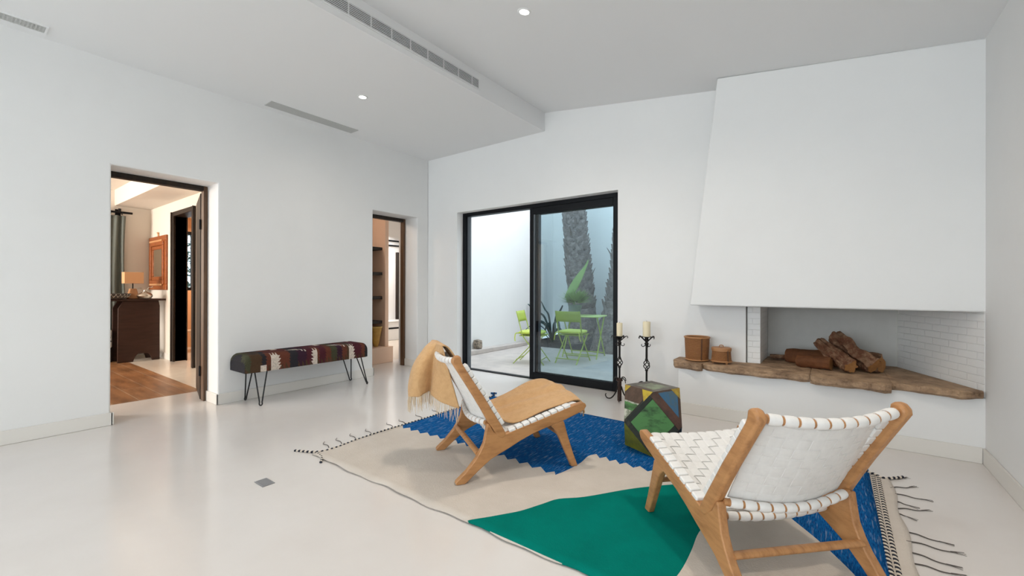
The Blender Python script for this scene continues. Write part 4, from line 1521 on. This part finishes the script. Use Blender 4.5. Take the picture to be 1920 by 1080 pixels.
for i in range(6):
    b = MB(); y = -.4+i*.14
    b.tube([(.028*math.cos(a), y, .028*math.sin(a)-.012) for a in [2*PI*k/16 for k in range(16)]], .004, 6, closed=True); b.build('ring', BLACKM, t2)
# console table
t = thing('console_table', 'dark walnut console table with solid end panel, under the amber mirror', 'table', (-8.70, 1.92, 0))
b = MB(); b.box(-.38, .06, -.62, .325, .945, .975); b.build('table_top', CONSOLEW, t, bevel=.006)
pan = [(-.25, 0), (-.07, 0), (-.045, .075), (-.01, .12), (.09, .12), (.125, .11), (.15, .06), (.165, 0), (.26, 0), (.26, .86), (.245, .945), (-.185, .945), (-.245, .83)]
for x in (-.02,):
    b = MB(); b.prism([(p[0], p[1]) for p in pan], lambda a, c, w: (w, a, c), x, x+.035); b.build('end_panel', CONSOLEW, t, bevel=.004)
b = MB(); b.prism([(p[0], p[1]) for p in pan], lambda a, c, w: (w, a, c), -.36, -.325); b.build('end_panel', CONSOLEW, t, bevel=.004)
b = MB(); b.box(-.325, -.02, -.10, .10, .15, .19); b.build('stretcher', CONSOLEW, t)
ZTAB = .9765
# lamp
t = thing('table_lamp', 'small table lamp with square tan shade on the console table', 'lamp', (-8.78, 1.865, ZTAB))
b = MB()
b.add([(-.065, -.075, 0), (.065, -.075, 0), (.065, .075, 0), (-.065, .075, 0), (-.035, -.04, .16), (.035, -.04, .16), (.035, .04, .16), (-.035, .04, .16)],
      [(3, 2, 1, 0), (4, 5, 6, 7), (0, 1, 5, 4), (1, 2, 6, 5), (2, 3, 7, 6), (3, 0, 4, 7)])
b.build('base', TANW, t, bevel=.01)
b = MB(); b.tube([(0, 0, .16), (0, 0, .30)], .008, 8); b.build('stem', BLACKM, t)
b = MB()
for a0, a1, c0, c1 in ((-.085, .085, -.115, -.112), (-.085, .085, .112, .115), (-.085, -.082, -.112, .112), (.082, .085, -.112, .112)):
    b.box(a0, a1, c0, c1, .24, .415)
b.build('shade', LINEN, t, bevel=.001)
# silver pot
t = thing('pewter_pot', 'squat pewter pot with spout and looped handle on the console table', 'pot', (-8.66, 1.985, ZTAB))
b = MB(); b.lathe([(.05, 0), (.08, .012), (.10, .045), (.088, .075), (.05, .098), (.022, .115), (.018, .135), (.024, .15), (.018, .15)], 28); b.build('body', PEWTER, t)
b = MB(); b.tube(catmull([(0, -.02, .14), (0, -.05, .165), (0, -.085, .16)], 4), [.014, .014, .012, .011, .010, .010, .009, .009, .008], 8); b.build('spout', PEWTER, t)
b = MB(); b.tube(catmull([(0, .02, .14), (0, .045, .175), (0, .08, .18), (0, .095, .195)], 4), .007, 8); b.build('handle', PEWTER, t)
# bowl
t = thing('bowl', 'wide dark bowl with a pale zigzag band on the console table', 'bowl', (-8.72, 1.62, ZTAB))
b = MB(); b.lathe([(.10, 0), (.16, .012), (.20, .055), (.205, .085), (.198, .085), (.18, .05), (.10, .02), (.0001, .02)], 40, caps=False); b.build('body', BOWLM, t)
b = MB(); zz = []
for k in range(48):
    a = 2*PI*k/48
    h_ = .03 if k % 2 else .072
    r = interp([(.012, .16), (.055, .20), (.085, .205)], h_)+.001
    zz.append((r*math.cos(a), r*math.sin(a), h_))
b.tube(zz, .006, 5, closed=True); b.build('zigzag_band', BOWLP, t)
# mirror
t = thing('mirror', 'carved amber wood framed mirror hung on the bedroom wall above the console table', 'mirror', (-9.01, BYM, 1.56))
hw, hh = .455, .445
b = MB()
for i, (w, d) in enumerate(((.09, .03), (.07, .045), (.06, .03))):
    o0 = sum((.09, .07, .06)[:i])
    x, z = hw-o0, hh-o0
    b.box(-x, x, -d, -.001, z-w, z); b.box(-x, x, -d, -.001, -z, -z+w)
    b.box(-x, -x+w, -d, -.001, -z+w, z-w); b.box(x-w, x, -d, -.001, -z+w, z-w)
b.build('frame', AMBER, t, bevel=.008)
for sz in (-1, 1):
    b = MB()
    for i in range(13):
        x = lerp(-.30, .30, i/12)
        b.lathe([(.0001, 0), (.018, .0), (.014, .012), (.0001, .016)], 8, (x, 0, 0))
    o = b.build('inlay', AMBERL, t, loc=(0, -.046, sz*(hh-.085)), rot=(R(90), 0, 0))
b = MB(); b.box(-hw+.21, hw-.21, -.02, -.012, -hh+.21, hh-.21); b.build('glass', MIRR, t)
b = MB(); b.tube([(.0, -.01, hh), (0, -.015, hh+.05)], .012, 8); b.lathe([(.0001, 0), (.025, .012), (.0001, .03)], 8, (0, -.015, hh+.045)); b.build('hook', AMBERL, t)
# socket and patterned box
t = MB(); t.box(-.06, .06, -.012, -.001, -.03, .03)
tag(t.build('wall_socket', WHITEM, loc=(-8.83, BYM-.012, .055), bevel=.003), 'white double socket set in the skirting below the mirror', 'socket')
t = thing('storage_box', 'black and white patterned box on a dark base, left of the console end panel', 'box', (-9.1, 1.48, 0), 0)
b = MB(); b.box(-.2, .2, -.25, .17, 0, .22); b.build('base', DARKWOOD, t, bevel=.01)
b = MB(); b.box(-.2, .2, -.25, .17, .221, .50)
b.build('patterned_top', mat('black_white_print', (.72, .72, .68), .8, n=(9, (.02, .02, .02), .50, .54)), t, bevel=.02)

# ================================================================== hall seen through the second door
b = MB(); b.box(-6.05, -5.95, 2.55, 3.9, 0, 2.9); b.box(-6.05, -5.95, 3.9, 4.27, 0, 2.9)
struct('wall_hall', b, PEACHP)
t = thing('shelving_unit', 'built-in niche shelving of pale plaster with dark shelves behind the second door', 'shelving', (-5.75, 3.7, 0))
b = MB(); b.box(-.20, .24, -.9, .60, .0, .245); b.build('plinth', PEACHP, t, bevel=.006)
b = MB(); b.box(-.20, .17, .50, .565, .245, 2.5); b.build('end_panel', PEACHP, t, bevel=.004)
for z in (.60, .98, 1.355, 1.745):
    b = MB(); b.box(-.20, .10, -.9, .50, z, z+.045); b.build('shelf', mat('black_shelf', (.012, .010, .009), .5), t, bevel=.003)
# vase
t = thing('vase', 'yellow tapering vase on the bottom of the niche shelving', 'vase', (-5.66, 4.09, .246))
b = MB(); b.lathe([(.03, 0), (.05, .06), (.085, .26), (.09, .30), (.078, .305), (.07, .25), (.03, .03)], 24); b.build('body', mat('mustard_glaze', (.50, .30, .06), .45, n=(14, (.36, .2, .04), .4, .7)), t)
b = MB(); b.tube([(.09*math.cos(a), .09*math.sin(a), .30) for a in [2*PI*k/24 for k in range(24)]], .008, 6, closed=True); b.build('rim', mat('pale_mustard', (.66, .46, .14), .45), t)
# far room beyond the hall
b = MB(); b.box(-8.3, -8.2, 5.0, 9.2, 0, 2.9)
struct('wall_hall_far', b, WALL)
b = MB(); b.box(-9.3, -5.2, 9.1, 9.2, 0, 2.9)
struct('wall_hall_back', b, WALL)
b = MB(); b.box(-9.3, PX-.15, 4.05, 9.2, 2.75, 2.9)
struct('ceiling_hall', b, WALLB)
r_ = sroot('window_2')
b = MB(); b.box(-8.2, -8.16, 5.2, 7.4, 2.125, 2.155); b.box(-8.2, -8.16, 5.2, 7.4, 2.235, 2.265)
b.build('transom_bar', BLACKM, r_)
r_ = sroot('door_5')
b = MB()
b.box(-8.2, -8.13, 6.46, 6.53, 0, 1.99); b.box(-8.2, -8.13, 6.53, 7.35, 1.92, 1.99); b.box(-8.2, -8.13, 7.28, 7.35, 0, 1.92)
b.build('frame', DARKWOOD, r_, bevel=.005)
b = MB(); b.box(-8.199, -8.17, 6.53, 7.28, .005, 1.92)
b.build('leaf', mat('plum_door_paint', (.10, .06, .055), .5), r_)
t = thing('chest', 'low white chest with a dark slot handle, far beyond the second door', 'chest', (-7.98, 6.25, 0))
b = MB(); b.box(-.2, .2, -.35, .22, 0, .40); b.build('body', WHITEM, t, bevel=.01)
b = MB(); b.box(-.215, .215, -.365, .235, .401, .425); b.build('top', WHITEM, t, bevel=.006)
b = MB(); b.box(.2005, .205, -.3, .12, .25, .285); b.build('slot_handle', BLACKM, t)
t = MB()
def clf(u, v):
    return (.03*math.sin(u*PI*5)+.02*v, lerp(-.11, .11, u)*(1-.35*v), -.62*v+.02*math.sin(u*9))
t.grid(clf, 24, 16)
tag(t.build('hanging_cloth', mat('tan_cloth', (.62, .40, .22), .9, bump=(60, .4, .004)), loc=(-8.10, 6.64, .66), solid=.006, angle=80), 'tan cloth hanging in front of the dark door far beyond the second door', 'cloth')
